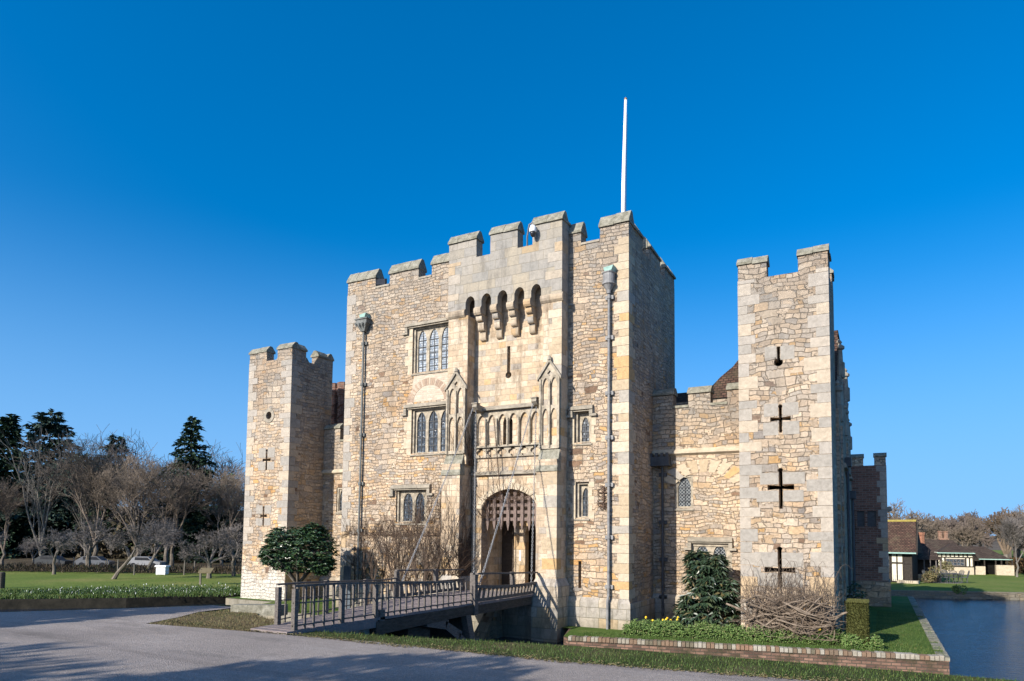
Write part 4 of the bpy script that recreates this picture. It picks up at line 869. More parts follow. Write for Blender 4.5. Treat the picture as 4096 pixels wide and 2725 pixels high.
b = MB(); course(b, (9.15, -.66), (9.15, 22), -1.519, .10, .27, .3, .02); b.build('coping', 'cap', me_)
ml = thing('retaining_wall', (-14, -2, -1.9), 'beige stone foot wall of the castle bank seen under the timber bridge', 'wall')
b = MB()
for p, q in (((-8.2, -2.93), (-7.87, -.7)), ((-16.3, -2.23), (-8.2, -2.93)), ((-17.2, .18), (-16.3, -2.23)), ((-20.6, .28), (-17.2, .18)), ((-20.62, 22), (-20.62, .33))): wallseg(b, p, q, -2.3, -1.44)
b.build('stonework', 'ashlow', ml)
fb = thing('retaining_wall', (20, 32, -1.9), 'low pale stone wall along the far edge of the moat before the cottages', 'wall')
b = MB()
for p, q in (((7.0, 26.58), (10.8, 28.28)), ((10.8, 28.28), (15.5, 30.28)), ((15.5, 30.28), (40, 40.4)), ((40, 40.4), (150, 87.9))): wallseg(b, p, q, -2.3, -1.44, .3)
b.build('stonework', rubble('far_wall_stone', .5, .14, 30, 40, stones=GREYS, mortar=(.2, .18, .14)), fb)
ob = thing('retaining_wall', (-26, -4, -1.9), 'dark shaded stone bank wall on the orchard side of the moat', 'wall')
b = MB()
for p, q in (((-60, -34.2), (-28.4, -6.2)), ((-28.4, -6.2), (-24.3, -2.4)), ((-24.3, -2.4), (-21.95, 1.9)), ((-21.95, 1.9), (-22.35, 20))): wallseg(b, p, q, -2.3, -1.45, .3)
b.build('stonework', simple('shade_toned_stone', (.012, .012, .01), (.04, .036, .028), 2, .9, .1, .03), ob)  # near-black tone puts the shade on this bank wall into the stone's colour
tb = thing('kerb_block', (-6.9, -9.9, -.4), 'long dark mossy stone block lying at the grass edge left of the bridge', 'stone block')
MB().hexa([(-7.5, -10.1, -.42), (-6.1, -9.7, -.42), (-6.2, -9.35, -.42), (-7.6, -9.75, -.42), (-7.5, -10.1, -.18), (-6.1, -9.7, -.14), (-6.2, -9.35, -.14), (-7.6, -9.75, -.18)]).build('block', 'cap', tb)

# ---- grass blades (uncountable)
def blades(name, spots, mat='blade', n_per=1):
    b = MB()
    for x, y, z, h in spots:
        a = rnd.uniform(0, 2*pi); l = rnd.uniform(.2, .7); d = Vector((cos(a)*l, sin(a)*l, 1)).normalized()
        s_ = Vector((-sin(a), cos(a), 0))*h*.11; p = Vector((x, y, z-.01)); q = p+d*h*rnd.uniform(.7, 1.2)
        i = len(b.v); b.v += [tuple(p-s_), tuple(p+s_), tuple(q)]; b.f.append((i, i+1, i+2)); b.m.append(0)
    return tag(b.build(name, mat, uv=False), kind='stuff')
def along(path, w0, w1, n, z, h, dropz=0):
    """random points in a band beside a polyline (offset w0..w1 to its left)"""
    P = [Vector(p) for p in path]; L = [(P[i+1]-P[i]).length for i in range(len(P)-1)]; T = sum(L); out = []
    for _ in range(n):
        t = rnd.uniform(0, T); i = 0
        while t > L[i] and i < len(L)-1: t -= L[i]; i += 1
        d = (P[i+1]-P[i]).normalized(); nn = Vector((-d.y, d.x)); u = rnd.random(); o = w0+(w1-w0)*u; q = P[i]+d*t+nn*o
        out.append((q.x, q.y, z-dropz*max(0, (u-.62)/.38), h*rnd.uniform(.5, 1.3)))
    return out
strip = [(-3.0, -12.2), (-1.1, -12.0), (.4, -12.02), (2.95, -11.95), (5, -11.64), (6.85, -11.37), (12, -11.0), (25, -10.3)]
sp = along(strip, .02, 2.45, 52000, -.368, .05, .75)
crest = lambda x: -11.5+(x+3)*.18 if x < 0 else -10.9+x*.25 if x < 3 else -10.15+(x-3)*.05
sp = [(x, y, z, h) for x, y, z, h in sp if rnd.random() < (.35 if y < -11.8 else 1) and y < crest(x)+.1]
blades('bank_grass', sp)
sp = [(x, y, -1.43, .06*rnd.uniform(.5, 1.4)) for x, y in [(rnd.uniform(-1, 9.1), rnd.uniform(-2.9, 1.5)) for _ in range(26000)] if y > -2.72+(x+.95)*.215 and (y < -1.0+(x)*.2 or x > 7.3)]
sp += [(rnd.uniform(7.4, 9.08), rnd.uniform(0, 12), -1.43, .05*rnd.uniform(.5, 1.4)) for _ in range(9000)]
blades('lawn_grass', sp)
sp = [(x, y, -.372, .07) for x, y in [(rnd.uniform(-8, -4.2), rnd.uniform(-12.7, -9.6)) for _ in range(7000)] if -12.7+.1*(x+7) < y and x > -7.0-(y+12.7)*.5 and y < -10.9+(-4.6-x)*.4]
blades('patch_grass', sp, 'dry')
sp = along([(-45, -21), (-28.6, -6.1), (-24.5, -2.3), (-22.2, 1.9), (-22.6, 14)], -.18, .8, 9000, -1.47, .2)
blades('moat_edge_grass', sp)
def leaflitter(n):
    b = MB()
    for _ in range(n):
        x = rnd.uniform(-7, 8); yb = -12.25 if x < 0 else -12.1+max(0, x-2.9)*.16; y = yb+abs(rnd.gauss(0, .16))-.08
        a = rnd.uniform(0, 6.28); b.leaf(Vector((x, y, -.34)), Vector((cos(a), sin(a), .15)), Vector((0, 0, 1)), rnd.uniform(.03, .07), .04)
    return tag(b.build('leaf_litter', 'dry', uv=False), kind='stuff')
leaflitter(1500)

# ================================================================== BRIDGE
br_ = thing('footbridge', (-3.9, -8.5, -.3), 'sloping grey timber footbridge with slatted handrails from road to gate', 'bridge')
XN = -3.2; ZD = -.30
def farx(y): return -4.22-(min(max(y, -11.6), -4.8)+11.6)/(6.8)*1.85
dk = MB(); n = 34
for i in range(n):
    ya, yb = -12.25+(12.25-4.86)*i/n, -12.25+(12.25-4.86)*(i+1)/n-.008; dz = rnd.uniform(-.006, .006)
    dk.hexa([(XN+.06, ya, ZD-.06), (XN+.06, yb, ZD-.06), (farx(yb), yb, ZD-.06), (farx(ya), ya, ZD-.06), (XN+.06, ya, ZD+dz), (XN+.06, yb, ZD+dz), (farx(yb), yb, ZD+dz), (farx(ya), ya, ZD+dz)])
dk.build('deck', 'deck', br_)
MB().hexa([(XN-.1, -9.5, -.70), (XN+.12, -9.5, -.70), (XN+.12, -4.75, -.60), (XN-.1, -4.75, -.60), (XN-.1, -9.5, -.39), (XN+.12, -9.5, -.39), (XN+.12, -4.75, -.34), (XN-.1, -4.75, -.34)]).build('beam', 'beam', br_)
MB().hexa([(XN-.1, -12.3, -.48), (XN+.1, -12.3, -.48), (XN+.1, -9.5, -.52), (XN-.1, -9.5, -.52), (XN-.1, -12.3, -.34), (XN+.1, -12.3, -.34), (XN+.1, -9.5, -.36), (XN-.1, -9.5, -.36)]).build('beam', 'deck', br_)
MB().hexa([(-4.3, -11.5, -.62), (-4.1, -11.5, -.62), (-5.9, -4.8, -.62), (-6.1, -4.8, -.62), (-4.3, -11.5, -.37), (-4.1, -11.5, -.37), (-5.9, -4.8, -.37), (-6.1, -4.8, -.37)]).build('beam', 'beam', br_)
def lean(x, y, z0, z1, wx, wy, name, parent, dx=0, dy=0, mat='wood'):
    return MB().hexa([(x-wx, y-wy, z0), (x+wx, y-wy, z0), (x+wx, y+wy, z0), (x-wx, y+wy, z0), (x-wx+dx, y-wy+dy, z1), (x+wx+dx, y-wy+dy, z1), (x+wx+dx, y+wy+dy, z1), (x-wx+dx, y+wy+dy, z1)]).build(name, mat, parent)
for y, zt, zb in ((-12.0, .56, -.42), (-10.59, .56, -.4), (-9.42, .5, -.9), (-4.98, .60, -.6)): lean(XN, y, zb, zt, .05, .05, 'post', br_)
lean(XN, -9.2, -.9, -.12, .06, .09, 'post', br_)
lean(-4.18, -11.55, -.4, .52, .05, .05, 'post', br_)
topz = lambda y: .62 if y < -10.6 else .60+(y+10.6)/(4.6)*-.22 if y < -6 else .38
def rail(name, parent, ys, xf, zf, w=.03, h=.035, mat='wood'):
    b = MB()
    for ya, yb in zip(ys, ys[1:]):
        b.hexa([(xf(ya)-w, ya, zf(ya)-h), (xf(ya)+w, ya, zf(ya)-h), (xf(yb)+w, yb, zf(yb)-h), (xf(yb)-w, yb, zf(yb)-h), (xf(ya)-w, ya, zf(ya)+h), (xf(ya)+w, ya, zf(ya)+h), (xf(yb)+w, yb, zf(yb)+h), (xf(yb)-w, yb, zf(yb)+h)])
    return b.build(name, mat, parent)
xn = lambda y: XN
YS = [-12.05, -10.6, -9.4, -8.2, -7.0, -6.0, -5.05]
rail('handrail', br_, YS[:-1], xn, topz, .035, .024)
rail('middle_rail', br_, YS, xn, lambda y: topz(y)-.36-.02*(y+12)/6, .014, .014)
rail('bottom_rail', br_, YS, xn, lambda y: ZD+.09, .016, .016)
for y in (-11.71, -11.45, -11.15, -10.85, -10.21, -9.8, -9.18, -8.93, -8.69, -8.45, -8.2, -7.93, -7.66, -7.38, -7.1, -6.8, -6.52, -6.25, -6.0, -5.6, -5.3):
    lean(XN+.0, y, ZD+.0, topz(y)-.036, .016, .024, 'baluster', br_, rnd.uniform(-.01, .01), rnd.uniform(-.025, .02))
ys2 = [-11.55, -10.4, -9.2, -8, -6.9, -5.9, -4.9]
rail('handrail', br_, ys2, farx, lambda y: topz(y)-.04, .03, .02)
rail('middle_rail', br_, ys2, farx, lambda y: topz(y)-.4, .012, .012)
rail('bottom_rail', br_, ys2, farx, lambda y: ZD+.09, .012, .012)
y = -11.2
while y < -4.95: lean(farx(y), y, ZD, topz(y)-.07, .012, .018, 'baluster', br_, rnd.uniform(-.01, .01), rnd.uniform(-.03, .03)); y += .36
for y in (-9.4, -7.2, -5.0): lean(farx(y), y, ZD-.3, topz(y), .05, .05, 'post', br_)
MB().plate([(-12.1, -.44), (-9.55, -.52), (-9.55, -1.6), (-12.1, -1.2)], [rect(-9.95, -9.72, -.78, -.6)], XN-.05, XN-.25, 'x').build('abutment', 'ashlow', br_)
for x in (XN, -5.95):                                     # curved timber braces under the deck
    for pts, r_ in (([(-7.4, -.58), (-6.5, -.75), (-5.8, -1.15), (-5.25, -1.6), (-5.0, -2.0)], .15), ([(-5.32, -.5), (-5.2, -.9), (-5.02, -1.4), (-4.86, -2.1)], .16)):
        b = MB()
        for (ya, za), (yb, zb) in zip(pts, pts[1:]):
            b.hexa([(x-.1, ya, za-r_), (x+.1, ya, za-r_), (x+.1, yb, zb-r_), (x-.1, yb, zb-r_), (x-.1, ya, za+r_*.6), (x+.1, ya, za+r_*.6), (x+.1, yb+r_, zb+r_*.6), (x-.1, yb+r_, zb+r_*.6)] if r_ < .155 else
                   [(x-.1, ya-r_, za), (x+.1, ya-r_, za), (x+.1, yb-r_, zb), (x-.1, yb-r_, zb), (x-.1, ya+r_*.7, za), (x+.1, ya+r_*.7, za), (x+.1, yb+r_*.7, zb), (x-.1, yb+r_*.7, zb)])
        b.build('brace', 'wood', br_)
MB().box(-5.9, -3.3, -5.3, -5.1, -2.2, -.66).build('trestle', 'beam', br_)
MB().box(-6.0, -3.35, -7.9, -6.9, -2.2, -.75).build('trestle', 'beam', br_)
MB().box(-6.1, -3.1, -5.05, -4.85, -.66, -.36).build('sill_beam', 'beam', br_)

db = thing('drawbridge', (-4.6, -2.9, -.3), 'short timber drawbridge with outward-curving slatted rails hung on chains at the gate', 'drawbridge')
d2 = MB()
for i in range(18):
    ya = -4.82+3.9*i/18; yb = -4.82+3.9*(i+1)/18-.008; d2.box(-6.0, XN+.12, ya, yb, ZD-.07, ZD+rnd.uniform(-.004, .006))
d2.build('deck', 'deck', db)
MB().box(XN-.12, XN+.1, -4.82, -1.2, -.64, -.375).build('beam', 'beam', db); MB().box(-6.0, -5.8, -4.82, -1.2, -.64, -.375).build('beam', 'beam', db)
for x, s_ in ((XN+.06, 1), (-5.98, -1)):
    fx = lambda y, o=0: x+s_*(.05+o+.05*sin((y+4.9)/4.1*pi))
    ysd = [-4.98, -4.2, -3.4, -2.6, -1.8, -.95]
    rail('handrail', db, ysd, lambda y: fx(y, .05), lambda y: .58-(y+4.98)*.032, .05, .025)
    rail('middle_rail', db, ysd, lambda y: fx(y, .02), lambda y: .20-(y+4.98)*.028-.05*sin((y+4.98)/4*pi), .035, .045)
    rail('bottom_rail', db, ysd, lambda y: fx(y, -.04), lambda y: ZD+.07, .03, .05)
    for i in range(16): y = -4.72+i*.242; lean(fx(y, -.04), y, ZD+.1, .17-(y+4.98)*.028-.05*sin((y+4.98)/4*pi), .02, .05, 'baluster', db, s_*.05, 0)
    for y in (-4.95, -2.72):
        MB().hexa([(fx(y)-.05, y-.09, ZD-.35 if y < -4 else .1), (fx(y)+.05, y-.09, ZD-.35 if y < -4 else .1), (fx(y)+.05, y+.09, ZD-.35 if y < -4 else .1), (fx(y)-.05, y+.09, ZD-.35 if y < -4 else .1), (fx(y)-.05, y-.13, .55), (fx(y)+.05, y-.13, .55), (fx(y)+.05, y+.03, .55), (fx(y)-.05, y+.03, .55)]).build('post', 'wood', db)
ap = thing('abutment', (-4.7, -1, -2.2), 'dark stone pier under the inner end of the drawbridge', 'stone pier')
MB().box(-6.35, -3.2, -.85, -.51, -2.3, -.43).build('stonework', 'ashlow', ap)
MB().hexa([(-5.0, -2.6, -2.3), (-4.4, -2.6, -2.3), (-4.4, -.86, -2.3), (-5.0, -.86, -2.3), (-4.85, -1.1, -.7), (-4.5, -1.1, -.7), (-4.5, -.86, -.7), (-4.85, -.86, -.7)]).build('buttress', 'rubcoarse', ap)

# ---- chains
def chain(p, q, sag, label, L=.10, mat='steel', r=.0085):
    p, q = Vector(p), Vector(q); n = int((q-p).length/(L*.72)); o = thing('chain', q, label, 'chain', 'chains of the drawbridge'); b = MB()
    for i in range(n):
        t = (i+.5)/n; c_ = p.lerp(q, t); c_.z -= sag*4*t*(1-t); d = (q-p).normalized(); a = d.cross(Vector((1, .3, .1))).normalized(); e = d.cross(a)
        if i % 2: a, e = e, a
        pts = [c_+d*(cos(u)*L*.5)+a*(sin(u)*L*.28) for u in [2*pi*k/8 for k in range(9)]]; b.tube(pts, r, 4, cap=False)
    b.build('links', mat, o, uv=False); return o
chain((-5.88, -.78, 6.55), (-6.05, -4.7, .2), .12, 'slanting chain from the left wall bracket down to the far drawbridge rail')
chain((-3.33, -.78, 6.5), (-3.12, -4.75, .15), .10, 'long slanting chain crossing before the portcullis to the near drawbridge post')
chain((-5.80, -.70, 6.45), (-5.78, -.72, -.2), 0, 'vertical chain hanging from the left wall bracket')
chain((-3.26, -.66, 6.4), (-3.24, -.98, -.15), 0, 'vertical chain hanging from the right wall bracket beside the pier')
chain((-5.2, -.36, 6.2), (-4.9, -.25, 2.9), 0, 'thin dark chain hanging down the blind balcony above the portcullis', .07, 'iron', .009)

# ---- small fixed equipment
cc = thing('security_camera', (-3.4, -.8, 12.7), 'white dome security camera on a bent pole at the top of the porch', 'camera')
MB().tube([(-3.85, -.35, 12.5), (-3.72, -.6, 12.85), (-3.55, -.78, 13.2), (-3.4, -.82, 13.22), (-3.38, -.82, 13.12)], .03, 6).build('pole', 'lead', cc)
MB().lathe([(.03, 13.13), (.09, 13.1), (.125, 13.0), (.13, 12.88), (.115, 12.86)], -3.38, -.82, 14).build('housing', 'wpaint', cc, smooth=True)
MB().lathe([(.11, 12.859), (.105, 12.8), (.075, 12.72), (.03, 12.68), (.005, 12.675)], -3.38, -.82, 14).build('dome', 'black', cc, smooth=True)
fl = thing('floodlight', (-11.2, .2, 12.45), 'small black floodlight tilted in the leftmost gap of the gatehouse battlements', 'floodlight')
MB().hexa([(-11.38, -.02, 12.55), (-11.0, .12, 12.52), (-10.98, .22, 12.6), (-11.36, .08, 12.63), (-11.42, .05, 12.83), (-11.05, .18, 12.8), (-11.02, .26, 12.84), (-11.39, .13, 12.87)]).build('housing', 'black', fl)
MB().tube([(-11.2, .15, 12.45), (-11.2, .15, 12.6)], .03, 6).build('bracket', 'black', fl)
fp = thing('flagpole', (-.62, 1.2, 11.7), 'tall bare white flagpole rising behind the right-hand merlon of the gatehouse', 'flagpole')
MB().tube([(-.62, 1.2, 11.7), (-.60, 1.2, 15), (-.52, 1.2, 18.22)], [.095, .08, .05], 12).build('pole', 'wpaint', fp, smooth=True)
MB().lathe([(.01, 18.2), (.05, 18.22), (.06, 18.26), (.04, 18.3), (.01, 18.31)], -.52, 1.2, 10).build('finial', simple('gilt', (.22, .12, .05), (.32, .18, .07), 4, .4, .5), fp)
MB().tube([(-.5, 1.12, 12.2), (-.44, 1.13, 17.6)], .009, 4).build('halyard', 'black', fp)
sb = thing('standing_slab', (-11.8, -1, -.9), 'upright blue-grey slab against the gatehouse wall behind the bridge rail', 'slab')
MB().hexa([(-11.95, -1.02, -1.43), (-11.5, -1.02, -1.43), (-11.5, -.96, -1.43), (-11.95, -.96, -1.43), (-11.9, -1.0, .42), (-11.55, -1.0, .40), (-11.55, -.96, .40), (-11.9, -.96, .42)]).build('slab', simple('slate_blue', (.05, .065, .08), (.09, .11, .13), 4, .6, .3), sb)

# ================================================================== PLANTS
def twig_tree(b, p, d, L, r, depth, R, P, leafends=None):
    """recursive bare branch; P: dict(split, shrink, up, jit, seg, minr, spread)"""
    seg = P['seg'] if depth > 1 else 2; pts = [p.copy()]; rad = [r]; q = p.copy(); dd = d.copy(); kids = []
    r1 = max(r*P['taper'], P['minr'])
    for i in range(seg):
        j = P['jit']*(1 if depth < P['depth'] else .4); dd = (dd+Vector((R.gauss(0, j), R.gauss(0, j), R.gauss(0, j)+P['up']))).normalized()
        q = q+dd*(L/seg); pts.append(q.copy()); rad.append(r+(r1-r)*(i+1)/seg)
        if depth > 0 and i >= (0 if depth < P['depth'] else P.get('bare', 1)): kids.append((q.copy(), dd.copy(), rad[-1]))
    b.tube(pts, rad, 7 if r > .08 else 5 if r > .03 else 3, cap=False)
    if depth == 0:
        if leafends is not None: leafends.append((q, dd))
        return
    for (kp, kd, kr) in kids:
        last = kp is kids[-1][0]
        for s_ in range(P['split'] if not last else P['split']+P.get('end', 1)):
            a = R.uniform(0, 2*pi); o = kd.orthogonal().normalized(); o = Matrix.Rotation(a, 3, kd) @ o; sp_ = R.uniform(.5, 1.15)*P['spread']
            nd = (kd*cos(sp_)+o*sin(sp_)).normalized(); nd.z += P.get('lift', 0); nd.normalize()
            twig_tree(b, kp, nd, L*P['shrink']*R.uniform(.7, 1.2), max(kr*(.72 if last else .55), P['minr']), depth-1, R, P, leafends)
def bare_tree(name, loc, label, seed, h, trunk=.3, r=.12, P=None, mats=('bark', 'twigb'), group=None, rz=0, lean_=(0, 0), forks=3, low=0):
    """trunk and crown, built round the origin"""
    R = random.Random(seed); P0 = dict(split=2, shrink=.66, up=.05, jit=.16, seg=3, minr=.006, taper=.6, spread=.65, depth=4, bare=1); P0.update(P or {})
    t = thing(name, loc, label, 'tree', group, rz, local=True); b = MB(); th = h*trunk; top = Vector((lean_[0], lean_[1], th))
    pts = [Vector((0, 0, -.05)), Vector((lean_[0]*.25, lean_[1]*.25, th*.3)), Vector((lean_[0]*.65+R.uniform(-.03, .03)*h, lean_[1]*.65, th*.65)), top]
    b.tube(pts, [r*1.25, r, r*.9, r*.8], 8); b.build('trunk', mats[0], t, uv=False)
    c_ = MB(); d0 = (top-pts[2]).normalized()
    for i in range(forks):
        a = 2*pi*(i+R.uniform(-.3, .3))/forks; s_ = R.uniform(.35, .8)*P0.get('open', 1); d = Vector((sin(s_)*cos(a), sin(s_)*sin(a), cos(s_)))+d0*.3
        twig_tree(c_, top-d0*R.uniform(0, .15)*th, d.normalized(), h*(1-trunk)*P0.get('reach', .42), r*.6, P0['depth'], R, P0)
    c_.build('crown', mats[1], t, uv=False); return t
def conifer(name, loc, label, seed, h, rad, mat='needle', bare=.12, droop=.2, dens=1.0, layer=.045, shape=.8, gaps=0, leafs=.5, flat=.35):
    R = random.Random(seed); t = thing(name, loc, label, 'tree', None, 0, local=True)
    MB().tube([(0, 0, 0), (0, 0, h*.5), (0, 0, h*.98)], [h*.018, h*.011, .02], 7).build('trunk', 'bark', t, uv=False)
    b = MB(); z = h*bare
    while z < h*.99:
        f = (z-h*bare)/(h*(1-bare)); L = rad*max(.05, (1-f)**shape)*R.uniform(.65, 1.15); n = R.randint(4, 6); a0 = R.uniform(0, 6.28)
        for i in range(n):
            if R.random() < gaps: continue
            a = a0+2*pi*i/n+R.uniform(-.3, .3); l = L*R.uniform(.6, 1.2); zz = z+R.uniform(-.4, .4)*h*layer
            m_ = max(6, int(l*13.0*dens)); up = R.uniform(-.05, .25)
            for k in range(m_):
                u = (k+R.random())/m_; px = Vector((cos(a)*l*u, sin(a)*l*u, zz+l*(up*u-droop*u*u))); wd = l*.42*(1-u*.75)
                px += Vector((-sin(a), cos(a), 0))*R.uniform(-wd, wd)+Vector((0, 0, R.uniform(-.10, .06)*l))
                d = Vector((cos(a)+R.uniform(-.7, .7), sin(a)+R.uniform(-.7, .7), R.uniform(-.5, flat)))
                b.leaf(px, d, Vector((R.uniform(-.4, .4), R.uniform(-.4, .4), 1)), leafs*R.uniform(.6, 1.3), leafs*R.uniform(.4, .7), .12)
        z += h*layer*R.uniform(.7, 1.2)*(1.0 if f < .8 else .6)
    b.build('crown', mat, t, uv=False); return t
def roundtree(name, loc, label, seed, h, rad, mat, trunk_h, leafs, n, cat='tree', lumps=7, squash=.8, trunkr=.12):
    R = random.Random(seed); t = thing(name, loc, label, cat, None, 0, local=True); b = MB()
    MB().tube([(0, 0, 0), (.05*rad, 0, trunk_h*.6), (0, 0, h*.8)], [trunkr*1.2, trunkr, trunkr*.3], 7).build('trunk', 'bark', t, uv=False)
    C = [(Vector((R.uniform(-.6, .6)*rad, R.uniform(-.6, .6)*rad, trunk_h+(h-trunk_h)*R.uniform(.25, .8))), rad*R.uniform(.35, .62)) for _ in range(lumps)]
    for _ in range(n):
        c_, r_ = R.choice(C); v = Vector((R.gauss(0, 1), R.gauss(0, 1), R.gauss(0, 1))).normalized(); q = c_+Vector((v.x, v.y, v.z*squash))*r_*R.uniform(.72, 1.05)
        b.leaf(q, v+Vector((R.uniform(-.8, .8), R.uniform(-.8, .8), R.uniform(-.9, .5))), v, leafs*R.uniform(.7, 1.3), leafs*.55)
    b.build('crown', mat, t, uv=False); return t

GZ = -1.46
# ---- conifers and bare wood on the left skyline
conifer('fir_tree', (-86.5, 20.8, GZ), 'dark fir at the far left picture edge, lower than the broad cedar beside it', 11, 17.6, 5.6, 'needle', .05, .25, 1.6, .034, .7, .05, .8)
conifer('cedar_tree', (-84.4, 24.4, GZ), 'tall broad dark cedar on the left skyline with flat tufted layers', 12, 18.6, 6.8, 'cedar', .15, .12, 1.5, .042, .6, .1, .85)
conifer('pine_tree', (-76.9, 28.4, GZ), 'shaggy dark conifer rising behind the leafless wood midway along the left skyline', 13, 15.6, 4.6, 'needle', .2, .2, 1.4, .04, .6, .15, .7)
conifer('fir_tree', (-59.6, 26.4, GZ), 'tall pointed spire-shaped fir standing highest nearest the grey tower', 14, 16.3, 5.6, 'needle', .05, .2, 1.5, .036, .8, .05, .62)
conifer('fir_tree', (-55.8, 28.5, GZ), 'small dark conifer between the spire-shaped fir and the grey tower', 15, 9.9, 4.6, 'needle', .05, .15, 1.0, .05, .6, .1, .6)
roundtree('evergreen_tree', (-80.2, 26.6, GZ), 'rounded dark evergreen crown right of the broad cedar', 16, 12.6, 5.0, 'cedar', 4, .8, 3200)
OAK = dict(depth=5, split=1, end=1, shrink=.74, spread=.62, up=.03, jit=.2, seg=3, minr=.022, reach=.36, open=1.1)
FINE = dict(depth=5, split=1, end=2, shrink=.64, spread=.52, up=.07, jit=.16, seg=3, minr=.0085, reach=.44, open=.9)
oakL = bare_tree('bare_oak', (-74.1, 30, GZ), 'spreading leafless oak whose open crown stands against the sky on the left', 21, 15.0, .3, .42, OAK, ('bark', 'twigg'), forks=4)
dup(oakL, (-65.9, 34.4, GZ), 2.1, .88, 'pale leafless oak crown right of the spire-shaped fir')
dup(oakL, (-70.2, 31.9, GZ), 4.0, .93, 'second spreading leafless oak close to the spire-shaped fir')
fineA = bare_tree('bare_tree', (-58.5, 15.7, GZ), 'broad leafless tree with fine brown twigs filling the middle of the left wood', 22, 11.2, .2, .22, FINE, ('bark', 'twigb'), forks=4)
dup(oakL, (-62.5, 22.5, GZ), 5.4, .66, 'leafless grey oak half way along the left wood under the shaggy conifer')
dup(fineA, (-55.0, 17.6, GZ), 1.3, .86, 'russet leafless tree right of the broad brown one in the left wood')
dup(fineA, (-52.3, 19.5, GZ), 2.7, .80, 'leafless brown tree below the spire-shaped fir')
dup(fineA, (-48.5, 22.1, GZ), 4.4, .68, 'low leafless thicket tree nearest the grey tower')
dup(fineA, (-65.1, 11, GZ), .6, .66, 'leafless brown tree at the left picture edge under the dark firs')
dup(fineA, (-50.3, 25, GZ), 3.4, .82, 'leafless brown tree half hidden behind the low thicket by the grey tower')
birch = bare_tree('birch_tree', (-63.0, 13.2, GZ), 'slender birch with several pale upright stems left of the brown wood', 23, 10.2, .12, .17, dict(depth=3, split=1, end=1, shrink=.5, spread=.55, up=.10, jit=.1, seg=6, minr=.016, reach=.72, open=.45), ('barkl', 'barkl'), forks=4)
dup(birch, (-60.5, 16.0, GZ), 2.5, .8, 'shorter pale-stemmed birch behind the apple trees in the left wood')
# uncountable dark undergrowth of the wood
b = MB(); R = random.Random(5)
for _ in range(9000):
    u = R.random(); x = -110+68*u; y = 12+24*u+R.uniform(-4, 6)+(8 if u < .5 else 3); z = GZ+R.random()**1.5*5.2
    b.leaf(Vector((x, y, z)), Vector((R.uniform(-1, 1), R.uniform(-1, 1), R.uniform(-.3, 1))), Vector((R.uniform(-1, 1), -1, R.uniform(-.2, .6))), R.uniform(.5, 1.3), R.uniform(.2, .6))
tag(b.build('undergrowth', leafmat('undergrowth_leaf', [(0, (.025, .024, .015)), (.6, (.065, .055, .036)), (1, (.13, .105, .07))], .9, .05), uv=False), kind='stuff')
b = MB(); R = random.Random(6)                            # brown brambles at the edge of the wood
for _ in range(5200):
    u = R.random(); q = Vector((-66+37*u+R.gauss(0, .8), -1+19.5*u+R.gauss(0, .8), GZ)); h = R.uniform(.15, .7)
    b.leaf(q+Vector((0, 0, h*R.random()*.6)), Vector((R.gauss(0, .6), R.gauss(0, .6), 1)), Vector((R.uniform(-1, 1), -1, 0)), h*.8, R.uniform(.03, .10))
tag(b.build('brambles', leafmat('bramble_leaf', [(0, (.05, .038, .026)), (.6, (.11, .085, .06)), (.9, (.16, .13, .09)), (1, (.07, .09, .03))], .9, .05), uv=False), kind='stuff')
# ---- orchard
APL = dict(depth=5, split=1, end=1, shrink=.70, spread=.75, up=.03, jit=.24, seg=3, minr=.009, reach=.42, open=1.35, lift=.05)
ap1 = bare_tree('apple_tree', (-46.3, 5.8, GZ), 'small dark apple tree with a short straight trunk left of the tall-trunked one', 31, 3.2, .38, .11, APL, ('bark', 'twigg'), forks=4)
ap2 = bare_tree('apple_tree', (-48.1, 9.3, GZ), 'apple tree with a thick upright trunk and wide umbrella crown', 32, 4.2, .36, .2, APL, ('bark', 'twigg'), forks=4)
ap3 = bare_tree('apple_tree', (-38.1, 5.3, GZ), 'apple tree leaning strongly right from its base on the near grass', 33, 3.8, .42, .13, APL, ('bark', 'twigg'), lean_=(1.05, .55), forks=4)
ap4 = bare_tree('apple_tree', (-45.3, 12.4, GZ), 'silvery apple tree with a slanting trunk left of the white box', 34, 4.3, .36, .14, APL, ('barkl', 'twigg'), lean_=(.6, .35), forks=4)
dup(ap2, (-51, 18.0, GZ), 2.2, 1.05, 'silvery apple tree with a forked pale trunk behind the white box')
ap5 = bare_tree('apple_tree', (-34.0, 9.6, GZ), 'widest apple tree with a dense domed crown right of the white box', 35, 4.0, .3, .16, dict(APL, depth=5, shrink=.66, reach=.36, open=1.7), ('bark', 'twigg'), forks=6)
dup(ap1, (-34.9, 12.4, GZ), 1.5, 1.15, 'dark apple tree nearest the grey tower behind the notice board')
dup(ap1, (-54.5, 8.4, GZ), 3.0, .8, 'tiny apple tree far left beyond the grass')
dup(ap4, (-33.2, 13.5, GZ), 2.6, .85, 'apple tree with twin slanting trunks close against the grey tower')
dup(ap1, (-56.5, 5.5, GZ), .4, 1.1, 'scraggy apple tree at the left edge of the orchard')
pst = MB().tube([(0, 0, 0), (0, 0, .95)], .035, 6)
